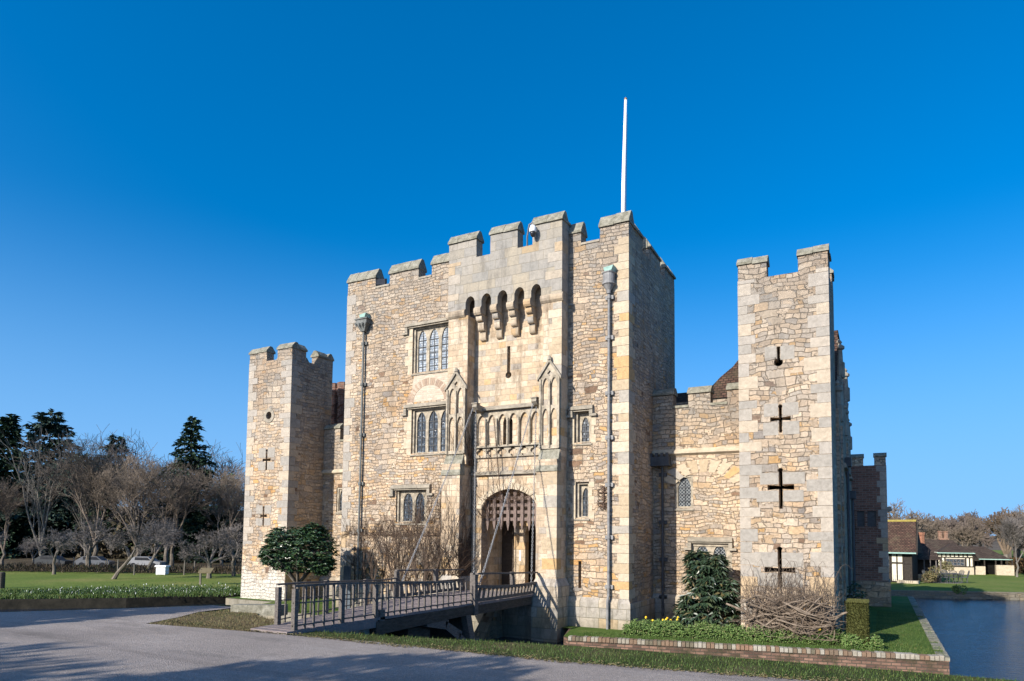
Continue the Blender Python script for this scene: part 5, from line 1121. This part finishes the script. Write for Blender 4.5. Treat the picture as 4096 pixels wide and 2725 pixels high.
for i, (x, y, lb) in enumerate(((-54.4, 10.4, 'pale tree stake in the far grass left of the thick-trunked apple tree'), (-53.5, 11.1, 'pale tree stake just left of the thick-trunked apple tree'), (-47.3, 10.2, 'pale stake right beside the thick-trunked apple tree'),
                                (-51.6, 12.9, 'pale stake behind the leaning apple tree'), (-41.4, 13.9, 'tall pale stake right of the white box behind the domed apple tree'), (-38.8, 11.1, 'pale stake in a ring of bare soil right of the white box'), (-41.5, 8.9, 'stake with a root lump right of the leaning apple tree'), (-42.1, 8.0, 'stake close beside the leaning apple tree'))):
    s_ = MB().tube([(0, 0, 0), (rnd.uniform(-.04, .04), 0, rnd.uniform(.8, 1.15))], .05, 6).build('tree_stake', 'barkl', uv=False, at=(x, y, GZ)); tag(s_, lb, 'stake', 'stakes in the orchard')
# white louvred box on legs
hv = thing('beehive', (-40, 10.15, GZ), 'white louvred box standing on the orchard grass', 'beehive', rz=YAW)
for i in range(5): MB().hexa([(-.62, -.5-.03, .1+i*.2), (.62, -.53, .1+i*.2), (.62, .5, .1+i*.2), (-.62, .5, .1+i*.2), (-.6, -.45, .285+i*.2), (.6, -.45, .285+i*.2), (.6, .45, .285+i*.2), (-.6, .45, .285+i*.2)]).build('louvre', 'wpaint', hv)
MB().hexa([(-.75, -.65, 1.1), (.75, -.65, 1.1), (.75, .65, 1.1), (-.75, .65, 1.1), (-.72, -.6, 1.27), (.72, -.6, 1.27), (.72, .6, 1.27), (-.72, .6, 1.27)]).build('roof', 'wpaint', hv)
for x in (-.5, .5): MB().box(x-.05, x+.05, -.4, -.3, 0, .1).build('leg', 'wpaint', hv)
hv.scale = (.56, .56, .56)
nb = thing('notice_board', (-29.2, 5.3, GZ), 'slanted brown notice board on a thin post in the orchard grass', 'notice board', rz=YAW)
MB().box(-.05, .05, -.05, .05, 0, .95).build('post', 'barkl', nb); MB().hexa([(-.05, -.25, .72), (.75, -.25, .72), (.75, .15, .98), (-.05, .15, .98), (-.05, -.25, .78), (.75, -.25, .78), (.75, .15, 1.04), (-.05, .15, 1.04)]).build('board', simple('faded_board', (.10, .085, .05), (.17, .14, .08), 3), nb)
bo = thing('bollard', (-35.2, -2.7, GZ), 'dark wooden bollard at the far left on the orchard grass', 'bollard'); MB().lathe([(.16, GZ), (.16, GZ+.85), (.1, GZ+.9)], -35.2, -2.7, 10).build('post', 'beam', bo)
# snowdrop drifts and daffodil haze
b = MB(); R = random.Random(9)
for _ in range(11000):
    t = R.random(); x = -31.5+11*t+R.gauss(0, .9); y = -4.9+8.3*t+abs(R.gauss(0, 3.0)); y += .2
    if R.random() > .25+.9*abs(sin(x*1.3+y*.7)*sin(y*1.1-x*.45)): continue
    if y-(-6.1+(x+28.6)*.93) < .5: continue
    a = R.uniform(0, 6.28); b.leaf(Vector((x, y, GZ)), Vector((cos(a)*.5, sin(a)*.5, 1)), Vector((cos(a), sin(a), 0)), R.uniform(.07, .16), R.uniform(.03, .07))
tag(b.build('snowdrops', 'snow', uv=False), kind='stuff')
sp = [(x, y, GZ, .15) for x, y in [(rnd.uniform(-34, -21.5), rnd.uniform(-7, 6)) for _ in range(16000)] if -5.9+(x+28.6)*.93 < y < -1+(x+28.6)*.93+3]
blades('orchard_grass', sp)
# ---- parked cars beyond the orchard
def car(loc, rz, paint, label):
    t = thing('parked_car', loc, label, 'car', 'cars parked behind the orchard', rz); t.scale = (.68, .68, .68)
    for_body = [(-2.1, .35), (2.1, .35), (2.15, .75), (1.2, .92), (.55, 1.42), (-1.2, 1.45), (-1.95, .95), (-2.15, .8)]
    MB().plate(for_body, [], -.85, .85).build('body', paint, t)
    MB().plate([(-1.15, 1.0), (.95, .97), (.5, 1.36), (-1.1, 1.39)], [], -.87, .87).build('windows', 'black', t)
    for x in (-1.3, 1.3):
        for y in (-.8, .8): MB().tube([(x, y-.1, .33), (x, y+.1, .33)], .33, 12).build('wheel', 'black', t)
car((-58.8, 12.2, GZ), .5, simple('dark_grey_paint', (.03, .033, .036), (.045, .048, .05), 3, .3, .5), 'dark grey car parked behind the orchard, left of the pair seen past the thick trunk')
car((-55.2, 13.9, GZ), .62, simple('silver_paint', (.16, .165, .17), (.2, .2, .21), 3, .3, .5, metal=.4), 'silver car parked behind the thick-trunked apple tree')
car((-51.2, 16.2, GZ), .55, simple('pale_paint', (.22, .225, .23), (.3, .3, .31), 3, .3, .5), 'pale car glimpsed behind the leaning apple tree')

# ---- shrubs at the castle
def leafy(name, loc, label, cat, seed, mat, shape, n, L, W, stems, stemmat='bark', droop=-.2):
    """stems plus rosettes of leaves inside an ellipsoid list"""
    R = random.Random(seed); t = thing(name, loc, label, cat, None, 0, local=True); s_ = MB()
    for pts, r in stems: s_.tube(pts, r, 7)
    b = MB()
    for _ in range(n):
        c_, ra, rz_ = R.choice(shape); v = Vector((R.gauss(0, 1), R.gauss(0, 1), R.gauss(0, 1))).normalized(); q = Vector(c_)+Vector((v.x*ra, v.y*ra, v.z*rz_))*R.uniform(.45, 1.02)**.6
        if R.random() < .25: s_.tube([Vector(c_)+(q-Vector(c_))*.1+Vector((0, 0, -.2*rz_)), (Vector(c_)+q)/2, q], [.016, .012, .006], 3, cap=False)
        a0 = R.uniform(0, 6.28)
        for k in range(6):
            a = a0+k*1.05; d = v*.6+Vector((cos(a), sin(a), droop+R.uniform(-.3, .3))); b.leaf(q, d, v+Vector((0, 0, .8)), L*R.uniform(.7, 1.2), W*R.uniform(.8, 1.2), .18)
    s_.build('stems', stemmat, t, uv=False); b.build('foliage', mat, t, uv=False); return t
CX = [((0, 0, 2.1), 1.1, .5), ((-1.25, .1, 2.95), .45, .4), ((.8, 0, 3.2), .5, .4), ((0, 0, 2.6), 1.45, .75), ((-.95, .1, 2.3), .85, .65), ((.95, -.1, 2.5), .95, .75), ((.5, .2, 2.95), .95, .5), ((-.4, -.2, 3.0), .9, .45), ((-1.6, 0, 2.3), .4, .4), ((1.3, 0, 2.0), .5, .4)]
leafy('camellia_tree', (-13.1, -2.35, -1.45), 'round glossy dark green camellia tree behind the left end of the bridge', 'tree', 41, 'camel', CX, 1700, .16, .085,
      [([(0, 0, 0), (.05, 0, .7), (0, 0, 1.3)], [.12, .1, .09])]+[([(0, 0, 1.1), (.5*cos(a), .5*sin(a), 1.7), (1.2*cos(a), 1.2*sin(a), 2.3)], [.06, .04, .02]) for a in [i*.78 for i in range(8)]])
LQ = [((0, 0, .45), .95, .6), ((0, 0, 1.2), .85, .6), ((-.1, 0, 1.85), .65, .6), ((-.35, .1, 2.35), .38, .35), ((.2, 0, 2.2), .42, .38), ((.55, 0, 1.3), .5, .6), ((-.65, 0, .6), .5, .45)]
leafy('loquat_shrub', (2.35, 1.55, -1.42), 'conical evergreen shrub with long drooping glossy leaves under the twin window', 'shrub', 42, 'loq', LQ, 860, .30, .085, [([(0, 0, 0), (0, 0, 1.2), (0, 0, 2.2)], [.07, .05, .02])], droop=-.55)
# clipped yew block
yw = thing('yew_hedge', (6.95, .2, -1.43), 'square clipped yew block with sunlit top beside the right corner tower', 'hedge'); b = MB(); R = random.Random(44)
b.box(6.72, 7.2, 0.05, 1.15, -1.43, -.16); 
for _ in range(9000):
    f = R.randint(0, 4); u, v = R.random(), R.random(); x0, x1, y0, y1, z0, z1 = 6.68, 7.24, 0, 1.2, -1.43, -.12
    q, nn = {0: ((x0+(x1-x0)*u, y0, z0+(z1-z0)*v), (0, -1, 0)), 1: ((x1, y0+(y1-y0)*u, z0+(z1-z0)*v), (1, 0, 0)), 2: ((x0+(x1-x0)*u, y0+(y1-y0)*v, z1), (0, 0, 1)), 3: ((x0, y0+(y1-y0)*u, z0+(z1-z0)*v), (-1, 0, 0)), 4: ((x0+(x1-x0)*u, y0+(y1-y0)*v, z1), (0, 0, 1))}[f]
    nn = Vector(nn); b.leaf(Vector(q)-nn*.03, nn+Vector((R.uniform(-1, 1), R.uniform(-1, 1), R.uniform(-.6, 1))), nn.orthogonal(), R.uniform(.035, .075), .022)
b.build('foliage', 'yew', yw, uv=False)
# bare multi-stemmed shrubs in front of the gatehouse
SH = dict(depth=4, split=1, end=0, shrink=.66, spread=.42, up=.05, jit=.10, seg=4, minr=.008, reach=.50, open=.85)
def shrub(loc, label, seed, h, rz=0, forks=6, flat=.35):
    t = bare_tree('bare_shrub', loc, label, seed, h, .16, .09, SH, ('shrubt', 'shrubt'), forks=forks); t.scale = (1.0, flat, 1); t['category'] = 'shrub'; return t
shrub((-9.0, -1.3, -1.43), 'leafless fan-shaped shrub on the left before the gatehouse wall', 51, 3.7, forks=4)
shrub((-7.65, -1.2, -1.43), 'leafless upright shrub nearer the left gate pier', 55, 3.8, forks=4)
shrub((-10.6, -1.0, -1.43), 'thin leafless shrub beside the left drainpipe', 53, 3.3, forks=2)
# wild creeper on the walls
def creeper(name, label, seed, zones, mat='creep'):
    R = random.Random(seed); t = thing(name, zones[0][0], label, 'climbing plant'); b = MB()
    for (org, du, n, L, spread, r) in zones:
        org = Vector(org); du = Vector(du); nrm = du.cross(Vector((0, 0, 1))).normalized()
        for _ in range(n):
            p = org+du*R.random(); d = R.gauss(0, spread); pts = [p.copy()]; l = L*R.uniform(.35, 1.1); k = max(5, int(l/.22))
            for i in range(k):
                d += R.gauss(0, .28); d *= .93; p = p+(du.normalized()*sin(d)+Vector((0, 0, cos(d))))*l/k+nrm*R.uniform(-.006, .006); pts.append(p.copy())
            b.tube(pts, [r*(1-.75*i/k) for i in range(k+1)], 3, cap=False)
    b.build('stems', mat, t, uv=False); return t
creeper('wall_creeper', 'leafless creeper spreading over the gatehouse wall left of the gate', 61, [((-12.8, -.03, -.3), (5.5, 0, 0), 90, 4.6, .35, .010), ((-12.8, -.05, 1.7), (5.5, 0, 0), 260, .8, 1.3, .010), ((-9.2, -.03, 2.2), (1.9, 0, 0), 60, 3.0, .5, .008), ((-7.15, -.91, -.2), (.78, 0, 0), 50, 4.2, .3, .009), ((-7.15, -.63, 4.3), (.78, 0, 0), 18, 2.6, .3, .007)])
creeper('wall_creeper', 'dark leafless creeper climbing the shaded inner face of the left gate pier', 62, [((-6.33, -.75, -.3), (0, .7, 0), 70, 5.0, .3, .012), ((-6.33, -.8, .6), (0, .75, 0), 110, 1.4, .9, .012), ((-6.24, -.5, 4.4), (0, .45, 0), 26, 3.0, .3, .009), ((-6.0, -.08, 2.4), (.6, 0, 0), 24, 2.2, .5, .008), ((-5.9, -.10, 3.1), (2.4, 0, 0), 60, 1.0, 1.0, .007), ((-6.1, -.28, 4.1), (2.6, 0, 0), 30, .9, .7, .006)])
# wisteria tangle before the right tower
R = random.Random(71); wv = thing('wisteria_vine', (5.0, .2, -1.45), 'leafless tangled wisteria with thick twisted stems before the right corner tower', 'climbing plant')
trk = MB()
for dx, lean2 in ((0, -1.1), (.1, -.35), (.25, .3), (-.15, -1.25), (.3, 1.2)):
    p = Vector((5.0+dx, .12, -1.45)); pts = [p.copy()]
    for i in range(7): p = p+Vector((lean2*.19+R.gauss(0, .06), R.gauss(0, .04), .2-.015*i)); pts.append(p.copy())
    trk.tube(pts, [.085-.008*i for i in range(8)], 7)
for s_ in range(14):
    y = R.uniform(-.25, .45); a = R.uniform(3.5, 4.4); b_ = R.uniform(5.6, 6.55); z0, z1 = R.uniform(-1.2, -.1), R.uniform(-1.2, -.1)
    trk.tube([(a+(b_-a)*i/10, y+.08*sin(i*1.3+s_), z0+(z1-z0)*i/10+.12*sin(i*.9+s_*2)+(.5*(i/10-.5)**2)) for i in range(11)], [.034-.0016*i for i in range(11)], 5)
for s_ in range(8):
    a = R.uniform(3.7, 5.6); l = R.uniform(.8, 1.7); zc = R.uniform(-1.0, -.15); y = R.uniform(-.5, -.1); ph = R.uniform(0, 6.3); am = R.uniform(.06, .2)
    trk.tube([(a+l*i/9, y+.06*sin(i+ph), zc+am*sin(ph+i*.5)) for i in range(10)], [.032-.0022*i for i in range(10)], 6)
trk.build('thick_stems', 'vinet', wv, uv=False, smooth=True)
tw = MB()
for _ in range(440):
    p = Vector((R.uniform(3.75, 6.4), R.uniform(-.4, .55), -1.1+1.1*R.random()**1.2)); a = R.uniform(-pi, pi); d = Vector((cos(a), R.uniform(-.35, .35), sin(a)*.6)); pts = [p.copy()]; n = R.randint(5, 9); cv = R.uniform(-.35, .35)
    for i in range(n):
        d = Vector((d.x*cos(cv)-d.z*sin(cv), d.y*.9+R.gauss(0, .1), d.x*sin(cv)+d.z*cos(cv))).normalized(); p = p+d*.13; p.y = max(-.5, min(.62, p.y)); p.z = max(-1.25, p.z)
        if (p.z > .1 or p.x > 6.5 or p.x < 3.6) and R.random() < .55: break
        pts.append(p.copy())
    r = R.choice((.005, .007, .009, .014))
    if len(pts) > 2: tw.tube(pts, [r*(1-.5*i/n) for i in range(len(pts))], 4, cap=False)
for _ in range(60):                                       # long arching whips
    x = R.uniform(3.9, 6.3); h = R.uniform(.3, 1.0); dx = R.uniform(-.9, .8); y = R.uniform(-.3, .5); n = 12
    tw.tube([(x+dx*(i/n), y, -.35+h*1.5*sin(i/n*pi*R.uniform(.62, .72))+R.uniform(-.01, .01)) for i in range(n+1)], [.009*(1-.6*i/n) for i in range(n+1)], 3, cap=False)
for _ in range(200):
    x = R.uniform(3.7, 6.45); p = Vector((x, R.uniform(-.2, .5), R.uniform(-.5, .2))); tw.tube([p, p+Vector((R.uniform(-.1, .1), 0, .22)), p+Vector((R.uniform(-.25, .25), 0, R.uniform(.35, .6)))], [.006, .005, .003], 3, cap=False)
tw.build('tangled_twigs', 'vine', wv, uv=False)
# ground cover and daffodils in the bed
b = MB(); R = random.Random(81)
def mound(x, y, r, h, mat_dry=False):
    for _ in range(int(150*r/.25)):
        v = Vector((R.gauss(0, 1), R.gauss(0, 1), abs(R.gauss(0, 1)))).normalized(); q = Vector((x, y, -1.43))+Vector((v.x*r, v.y*r, v.z*h))*R.uniform(.6, 1.05)
        a0 = R.uniform(0, 6.28)
        for k in range(3): a = a0+k*2.1; b.leaf(q, v+Vector((cos(a), sin(a), .4)), v, R.uniform(.05, .095), .035)
for i in range(34):
    x = .35+i*.19; y = -1.35+x*.205+R.uniform(-.06, .06); mound(x, y+.35, R.uniform(.2, .28), R.uniform(.28, .45))
for i in range(22): mound(R.uniform(.3, 3.2), R.uniform(-.5, .7), R.uniform(.15, .25), R.uniform(.25, .42))
for i in range(10): mound(R.uniform(6.7, 7.6), R.uniform(-.1, .3)-.1, R.uniform(.15, .22), R.uniform(.25, .38))
tag(b.build('ground_cover', 'spurge', uv=False), kind='stuff')
for i, (x, y, lb) in enumerate(((.75, -.15, 'clump of yellow daffodils leftmost in the bed by the gatehouse corner'), (1.15, .1, 'clump of yellow daffodils second from the gatehouse corner'), (1.5, .25, 'clump of yellow daffodils nearest the loquat shrub'), (6.0, .2, 'small clump of daffodils under the wisteria near the tower corner'))):
    t = thing('daffodil_clump', (x, y, -1.43), lb, 'flowers', 'daffodils in the castle bed', 0, local=True); lf = MB(); pf = MB()
    for _ in range(60): a = R.uniform(0, 6.28); lf.leaf(Vector((R.uniform(-.16, .16), R.uniform(-.12, .12), 0)), Vector((cos(a)*.4, sin(a)*.4, 1)), Vector((cos(a), sin(a), 0)), R.uniform(.25, .42), .025, 0)
    for _ in range(3 if i < 3 else 1):
        q = Vector((R.uniform(-.18, .18), R.uniform(-.2, 0), R.uniform(.38, .52))); lf.tube([(q.x, q.y+.02, 0), (q.x, q.y+.01, q.z)], .006, 3)
        for k in range(6): pf.leaf(q, Vector((cos(k*1.05), -.3, sin(k*1.05))), Vector((0, -1, 0)), .042, .03, .1)
        pf.tube([q, q+Vector((0, -.05, 0))], [.014, .02], 8)
    lf.build('leaves', leafmat('daffodil_leaf', [(0, (.03, .065, .025)), (1, (.06, .11, .045))]) if i == 0 else bpy.data.materials['daffodil_leaf'], t, uv=False); pf.build('blooms', 'yel', t, uv=False)
ivy = leafy('wall_shrub', (6.75, 4.6, -1.43), 'dark shaded evergreen bush growing against the east range', 'shrub', 83, 'camel', [((0, 0, .5), .35, .6), ((.05, .3, 1.1), .3, .6), ((0, .6, .6), .4, .6)], 130, .14, .07, [([(0, 0, 0), (0, .2, 1.2)], [.04, .02])])
# ---- trees beside the road, behind the viewer: their shade lies on the road
roundtree('holm_oak', (-10.5, -36.0, -.39), 'evergreen oak behind the viewer whose shade falls across the road', 91, 9.5, 3.4, 'camel', 3.0, .5, 2600, trunkr=.3)
roundtree('holm_oak', (-4.2, -30.2, -.39), 'broad evergreen oak behind the viewer shading the middle of the road', 92, 8.2, 3.2, 'camel', 2.6, .5, 2600, trunkr=.3)
roundtree('holm_oak', (-.4, -28.4, -.39), 'small evergreen oak behind the viewer closest to the camera side of the road', 94, 7.2, 2.4, 'camel', 2.6, .5, 1800, trunkr=.25)
roundtree('holm_oak', (-14.6, -22.6, -.39), 'evergreen oak at the left of the road outside the view, shading its far bend', 93, 7.5, 2.6, 'camel', 2.6, .5, 1800, trunkr=.25)

# ================================================================== COTTAGES, TABLE AND FAR WOOD
def strip_timber(mb, xs, z0, z1, y, w=.07):
    for x in xs: mb.box(x-w, x+w, y-.05, y-.002, z0, z1)
ha = thing('timbered_hall', (10.0, 36.8, -1.46), 'half-timbered hall with a steep brown tiled roof and yellow lichen ridge beside the moat', 'house', rz=radians(-10))
MB().box(-5.6, -.32, 0, 2.6, 0, 2.4).build('wall', 'timber', ha)
for a, b_ in ((-1.66, -1.37), (-1.28, -.97)):
    for z0, z1 in ((.12, 1.40), (1.54, 2.14)): MB().box(a, b_, -.02, -.001, z0, z1).build('plaster_panel', 'plaster', ha)
for i in range(5): MB().box(-3.9+i*.36, -3.65+i*.36, -.02, -.001, .12, .62).build('plaster_panel', 'plaster', ha)
rfm = MB(); rfm.hexa([(-6, -.45, 2.25), (0, -.45, 2.25), (0, 3.05, 2.25), (-6, 3.05, 2.25), (-6, 1.25, 4.68), (-.18, 1.25, 4.68), (-.18, 1.35, 4.68), (-6, 1.35, 4.68)]); rf = rfm.build('roof', 'tile', ha)
MB().tube([(-6, 1.3, 4.68), (-.16, 1.3, 4.7)], .10, 6).build('ridge_tiles', simple('yellow_lichen', (.22, .17, .05), (.38, .30, .07), 5), rf, base=(0, 0, 0))
MB().box(-6, .02, -.53, -.45, 2.19, 2.29).build('gutter', 'verd', ha)
MB().hexa([(0.0, -.46, 2.15), (.1, -.46, 2.15), (.1, -.25, 2.15), (0, -.25, 2.15), (-.12, 1.2, 4.62), (-.02, 1.2, 4.62), (-.02, 1.4, 4.62), (-.12, 1.4, 4.62)]).build('barge_board', 'timber', ha)
tm = MB(); strip_timber(tm, [-.38, -.92, -1.325, -1.72, -3.1, -4, -5], 0, 2.3, 0, .045); tm.box(-5.6, -.32, -.055, -.003, 1.42, 1.53); tm.box(-5.6, -.32, -.055, -.003, .0, .12); tm.box(-5.6, -.32, -.056, -.003, 2.15, 2.3); tm.build('timber_frame', 'timber', ha)
wd = MB().box(-2.9, -1.78, -.09, -.004, .75, 2.12).build('window', 'timber', ha)
for x in (-2.8, -2.45, -2.1): MB().box(x, x+.26, -.1, -.092, .85, 2.05).build('pane', 'glass', wd, base=(0, 0, 0))
bl = MB()
for i in range(24): bl.tube([(-3.0+i*.12, -.75, .05), (-3.0+i*.12, -.75, .62)], .012, 4)
bl.build('railing', 'timber', ha)
MB().box(-1.25, .15, -.75, .0, -.02, .2).build('step', 'dress', ha)
gl = thing('link_building', (11.1, 39.9, -1.46), 'low dark verandah wing with a lean-to tiled roof between hall and bay cottage', 'house', rz=radians(6))
MB().box(-1.0, .6, .8, 2.2, 0, 1.75).build('wall', 'timber', gl); MB().hexa([(-1.1, -.1, 1.70), (.72, -.1, 1.70), (.72, 2.4, 1.70), (-1.1, 2.4, 1.70), (-1.1, 1.4, 2.95), (-.3, 1.4, 2.95), (-.3, 1.6, 2.95), (-1.1, 1.6, 2.95)]).build('roof', 'tiled', gl)
for x in (-.5, -.1, .3, .6): MB().box(x-.04, x+.04, .0, .08, .5, 1.7).build('post', 'wood', gl)
MB().box(-1.0, .6, .02, .2, 0, .55).build('parapet', 'rubt', gl)
b = MB()
for i in range(5): b.tube([(-.5+i*.1, .02, .55), (-.5+i*.1, .02, 1.1)], .014, 4)
b.build('railing', 'wood', gl)
c_ = MB(); c_.box(-.56, -.04, 2.0, 2.6, 1.2, 2.9); c_.lathe([(.29, 2.9), (.27, 3.0), (.265, 3.6), (.31, 3.68), (.33, 3.8), (.3, 3.86)], -.3, 2.3, 8); c_.build('chimney', brick('orange_brick', .22, .08, (.25, .085, .05), (.36, .15, .09), (.3, .2, .14), .01, .2), gl)
h2 = thing('bay_cottage', (13.9, 55.5, -1.46), 'cottage with a white half-timbered bay window, hipped tiled roof and twin chimney', 'house', rz=radians(4))
MB().box(-3.6, 4.4, 2.0, 5, 0, 1.54).build('wall', 'plaster', h2)
r_ = MB(); r_.hexa([(-4, 1.2, 1.75), (1.6, 1.2, 1.75), (1.6, 5.5, 1.75), (-4, 5.5, 1.75), (-2.2, 3.2, 3.35), (.25, 3.2, 3.3), (.25, 3.4, 3.3), (-2.2, 3.4, 3.35)])
r_.hexa([(.2, 1.0, 1.55), (4.7, 1.0, 1.5), (4.7, 5.2, 1.5), (.2, 5.2, 1.55), (.4, 2.9, 2.72), (2.9, 2.9, 2.68), (2.9, 3.1, 2.68), (.4, 3.1, 2.72)])
r_.hexa([(-1.55, -.55, 2.0), (1.55, -.55, 2.0), (1.55, 3.0, 2.0), (-1.55, 3.0, 2.0), (-.08, 1.2, 2.95), (.08, 1.2, 2.95), (.08, 3.0, 2.95), (-.08, 3.0, 2.95)])
for s_ in (-1, 1): r_.hexa([(s_*1.5, -.3, 1.35), (s_*2.1, .2, 1.30), (s_*2.1, 1.8, 1.30), (s_*1.5, 1.8, 1.35), (s_*1.45, -.3, 1.99), (s_*1.56, -.2, 1.99), (s_*1.56, 1.8, 1.99), (s_*1.45, 1.8, 1.99)])
r_.build('roof', 'tiled', h2)
MB().box(-1.5, 1.5, -.1, 2, 0, .75).build('stone_base', 'dress', h2); MB().box(-1.5, 1.5, -.1, 2, .75, 2.1).build('bay', 'plaster', h2)
tm = MB(); strip_timber(tm, [-1.45, -1.15, -.85, .85, 1.15, 1.45], .75, 1.6, -.1, .06); strip_timber(tm, [-1.45, -1.1, -.75, -.4, -.05, .3, .65, 1.0, 1.45], 1.65, 2.05, -.1, .05); tm.box(-1.5, 1.5, -.155, -.104, 1.58, 1.68); tm.box(-1.5, 1.5, -.155, -.104, .72, .8); tm.build('timber_frame', 'timber', h2)
wd = MB().box(-.78, .78, -.16, -.106, .82, 1.5).build('window', 'wood', h2)
for i in range(5):
    for j in range(2): MB().box(-.72+i*.29, -.48+i*.29, -.17, -.162, .88+j*.3, 1.13+j*.3).build('pane', 'glass', wd, base=(0, 0, 0))
MB().box(-1.55, 1.55, -.6, -.5, 2.0, 2.08).build('gutter', 'verd', h2); MB().box(1.9, 4.75, .9, .98, 1.44, 1.52).build('gutter', 'verd', h2)
MB().box(1.7, 2.5, .4, 2, 0, .8).build('porch_wall', 'dress', h2); MB().box(3.4, 4.8, .6, 1.2, 0, .95).build('loggia_wall', 'dress', h2)
for x in (2.0, 2.55, 3.45, 3.9, 4.35, 4.75): MB().box(x-.05, x+.05, 1.0, 1.1, .6, 1.5).build('post', 'timber', h2)
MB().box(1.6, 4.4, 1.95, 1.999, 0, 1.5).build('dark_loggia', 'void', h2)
c_ = MB(); c_.box(-.85, .05, 3.2, 4.0, 2.5, 3.45)
for x in (-.65, -.15): c_.lathe([(.24, 3.45), (.22, 3.5), (.22, 4.05), (.27, 4.1), (.25, 4.2)], x, 3.6, 8)
c_.build('chimney', 'bricks', h2)
# iron garden table and chairs
gt = thing('garden_table', (11.95, 39.3, -1.455), 'long dark metal garden table on the far lawn', 'table', rz=radians(25))
MB().box(-.95, .95, -.45, .45, .68, .72).build('tabletop', 'leadd', gt)
for x in (-.8, .8):
    for y in (-.35, .35): MB().tube([(x, y, 0), (x*.9, y*.9, .68)], .025, 5).build('leg', 'leadd', gt)
gc = thing('garden_chair', (10.75, 38.3, -1.455), 'dark metal garden chair standing apart at the left end of the garden table', 'chair', 'metal chairs round the garden table', local=True)
MB().box(-.23, .23, -.22, .22, .41, .45).build('seat', 'leadd', gc)
b = MB()
for i in range(7): b.tube([(-.2+i*.066, .22, .46), (-.2+i*.066, .32, .9)], .013, 4)
b.tube([(-.24, .2, .42), (-.24, .32, .86), (-.1, .34, .95), (.1, .34, .95), (.24, .32, .86), (.24, .2, .42)], .02, 5); b.build('backrest', 'leadd', gc)
for x in (-.22, .22): MB().tube([(x, .22, .62), (x*1.1, -.18, .64), (x, -.22, .42)], .018, 5).build('armrest', 'leadd', gc)
for x in (-.2, .2):
    for y in (-.2, .2): MB().tube([(x, y, 0), (x*.95, y*.9, .42)], .018, 5).build('leg', 'leadd', gc)
gc.rotation_euler[2] = 1.9
for i, (x, y, a, lb) in enumerate(((11.25, 38.75, 2.9, 'dark chair at the front left of the garden table'), (11.75, 38.55, 3.3, 'dark chair at the front middle of the garden table, back towards the moat'), (12.3, 38.85, 3.4, 'dark chair at the front right of the garden table'), (11.3, 39.9, .3, 'dark chair behind the left half of the garden table'), (12.0, 40.2, .4, 'dark chair behind the middle of the garden table'), (12.8, 39.8, -1.0, 'dark chair at the right end of the garden table'), (13.15, 39.45, -1.5, 'dark chair turned away, rightmost of the garden set'))):
    dup(gc, (x, y, -1.455), a, 1.0, lb)
sheet('terrace', [(10.2, 37.6), (12.6, 38.2), (13.4, 40.4), (10.8, 40)], -1.45, 'cap')
# garden plants by the cottages
roundtree('garden_bush', (11.0, 37.8, -1.46), 'clipped brown-green bush at the corner of the timbered hall', 101, 1.1, .65, 'dry', .1, .12, 900, 'shrub', 5, .9, .04)
roundtree('garden_bush', (12.9, 52.0, -1.46), 'russet bush left of the white bay window', 102, 1.5, .7, 'dry', .1, .13, 900, 'shrub', 5, 1, .04)
roundtree('moat_tuft', (11.9, 28.9, -1.8), 'tuft of yellow-green plants growing from the far moat wall', 103, .7, .4, 'spurge', .05, .12, 500, 'plant', 4, 1, .02)
b = MB(); R = random.Random(105)
for _ in range(5200):
    u = R.random(); q = Vector((17.3+9*u, 60.5+4.5*u+R.uniform(0, 1.2), -1.46+1.5*R.random())); b.leaf(q, Vector((R.uniform(-1, 1), R.uniform(-1, 1), R.uniform(-1, 1))), Vector((0, -1, .5)), .22, .12)
for x_, lb in ((0, 1),):
    hd_ = thing('beech_hedge', (21, 62, -1.46), 'long russet beech hedge behind the far lawn on the right', 'hedge'); b.build('foliage', leafmat('beech_leaf', [(0, (.05, .03, .016)), (.6, (.11, .06, .03)), (1, (.09, .08, .035))], .8, .1), hd_, uv=False)
yt = bare_tree('young_tree', (18.4, 53.4, -1.46), 'young pale-stemmed bare tree alone on the far lawn', 111, 5.6, .24, .085, dict(depth=4, split=2, end=1, shrink=.6, spread=.5, up=.09, jit=.12, seg=4, minr=.008, reach=.5), ('barkl', 'twigg'), forks=3)
bt_ = bare_tree('bare_tree', (24.5, 105, -1.5), 'dark rounded bare tree right of the cottages', 112, 7.2, .18, .4, dict(FINE, minr=.03, up=.03), ('bark', 'twigr'), forks=6)
rk = bare_tree('bare_oak', (30.5, 112, -1.5), 'tall bare oak at the right edge of the picture', 113, 11.0, .25, .5, dict(OAK, minr=.035), ('bark', 'twigb'), forks=4)
dup(rk, (11.2, 100, -1.5), 2.0, .78, 'pale bare tree rising behind the hall roof near the brick turret')
dup(rk, (15.0, 112, -1.5), 3.5, .66, 'broad bare tree behind the timbered hall roof')
dup(rk, (19.6, 108, -1.5), 5.0, .60, 'bare tree behind the twin chimney of the bay cottage')
# far wood: one mass of bare crowns
b = MB(); R = random.Random(121)
for i in range(120):
    x = -25+150*i/120+R.uniform(-2, 2); y = 150+R.uniform(-15, 25); h = R.uniform(6.2, 9.0); p = Vector((x, y, -1.5)); b.tube([p, p+Vector((0, 0, h*.4))], .25, 4, cap=False)
    twig_tree(b, p+Vector((0, 0, h*.2)), Vector((R.uniform(-.3, .3), 0, 1)).normalized(), h*.38, .2, 4, R, dict(split=2, end=1, shrink=.68, up=.03, jit=.2, seg=3, minr=.05, taper=.6, spread=.7, depth=4, bare=0))
tag(b.build('far_wood', simple('far_twigs', (.085, .068, .058), (.16, .13, .115), .3, .95, .05), uv=False), kind='stuff')
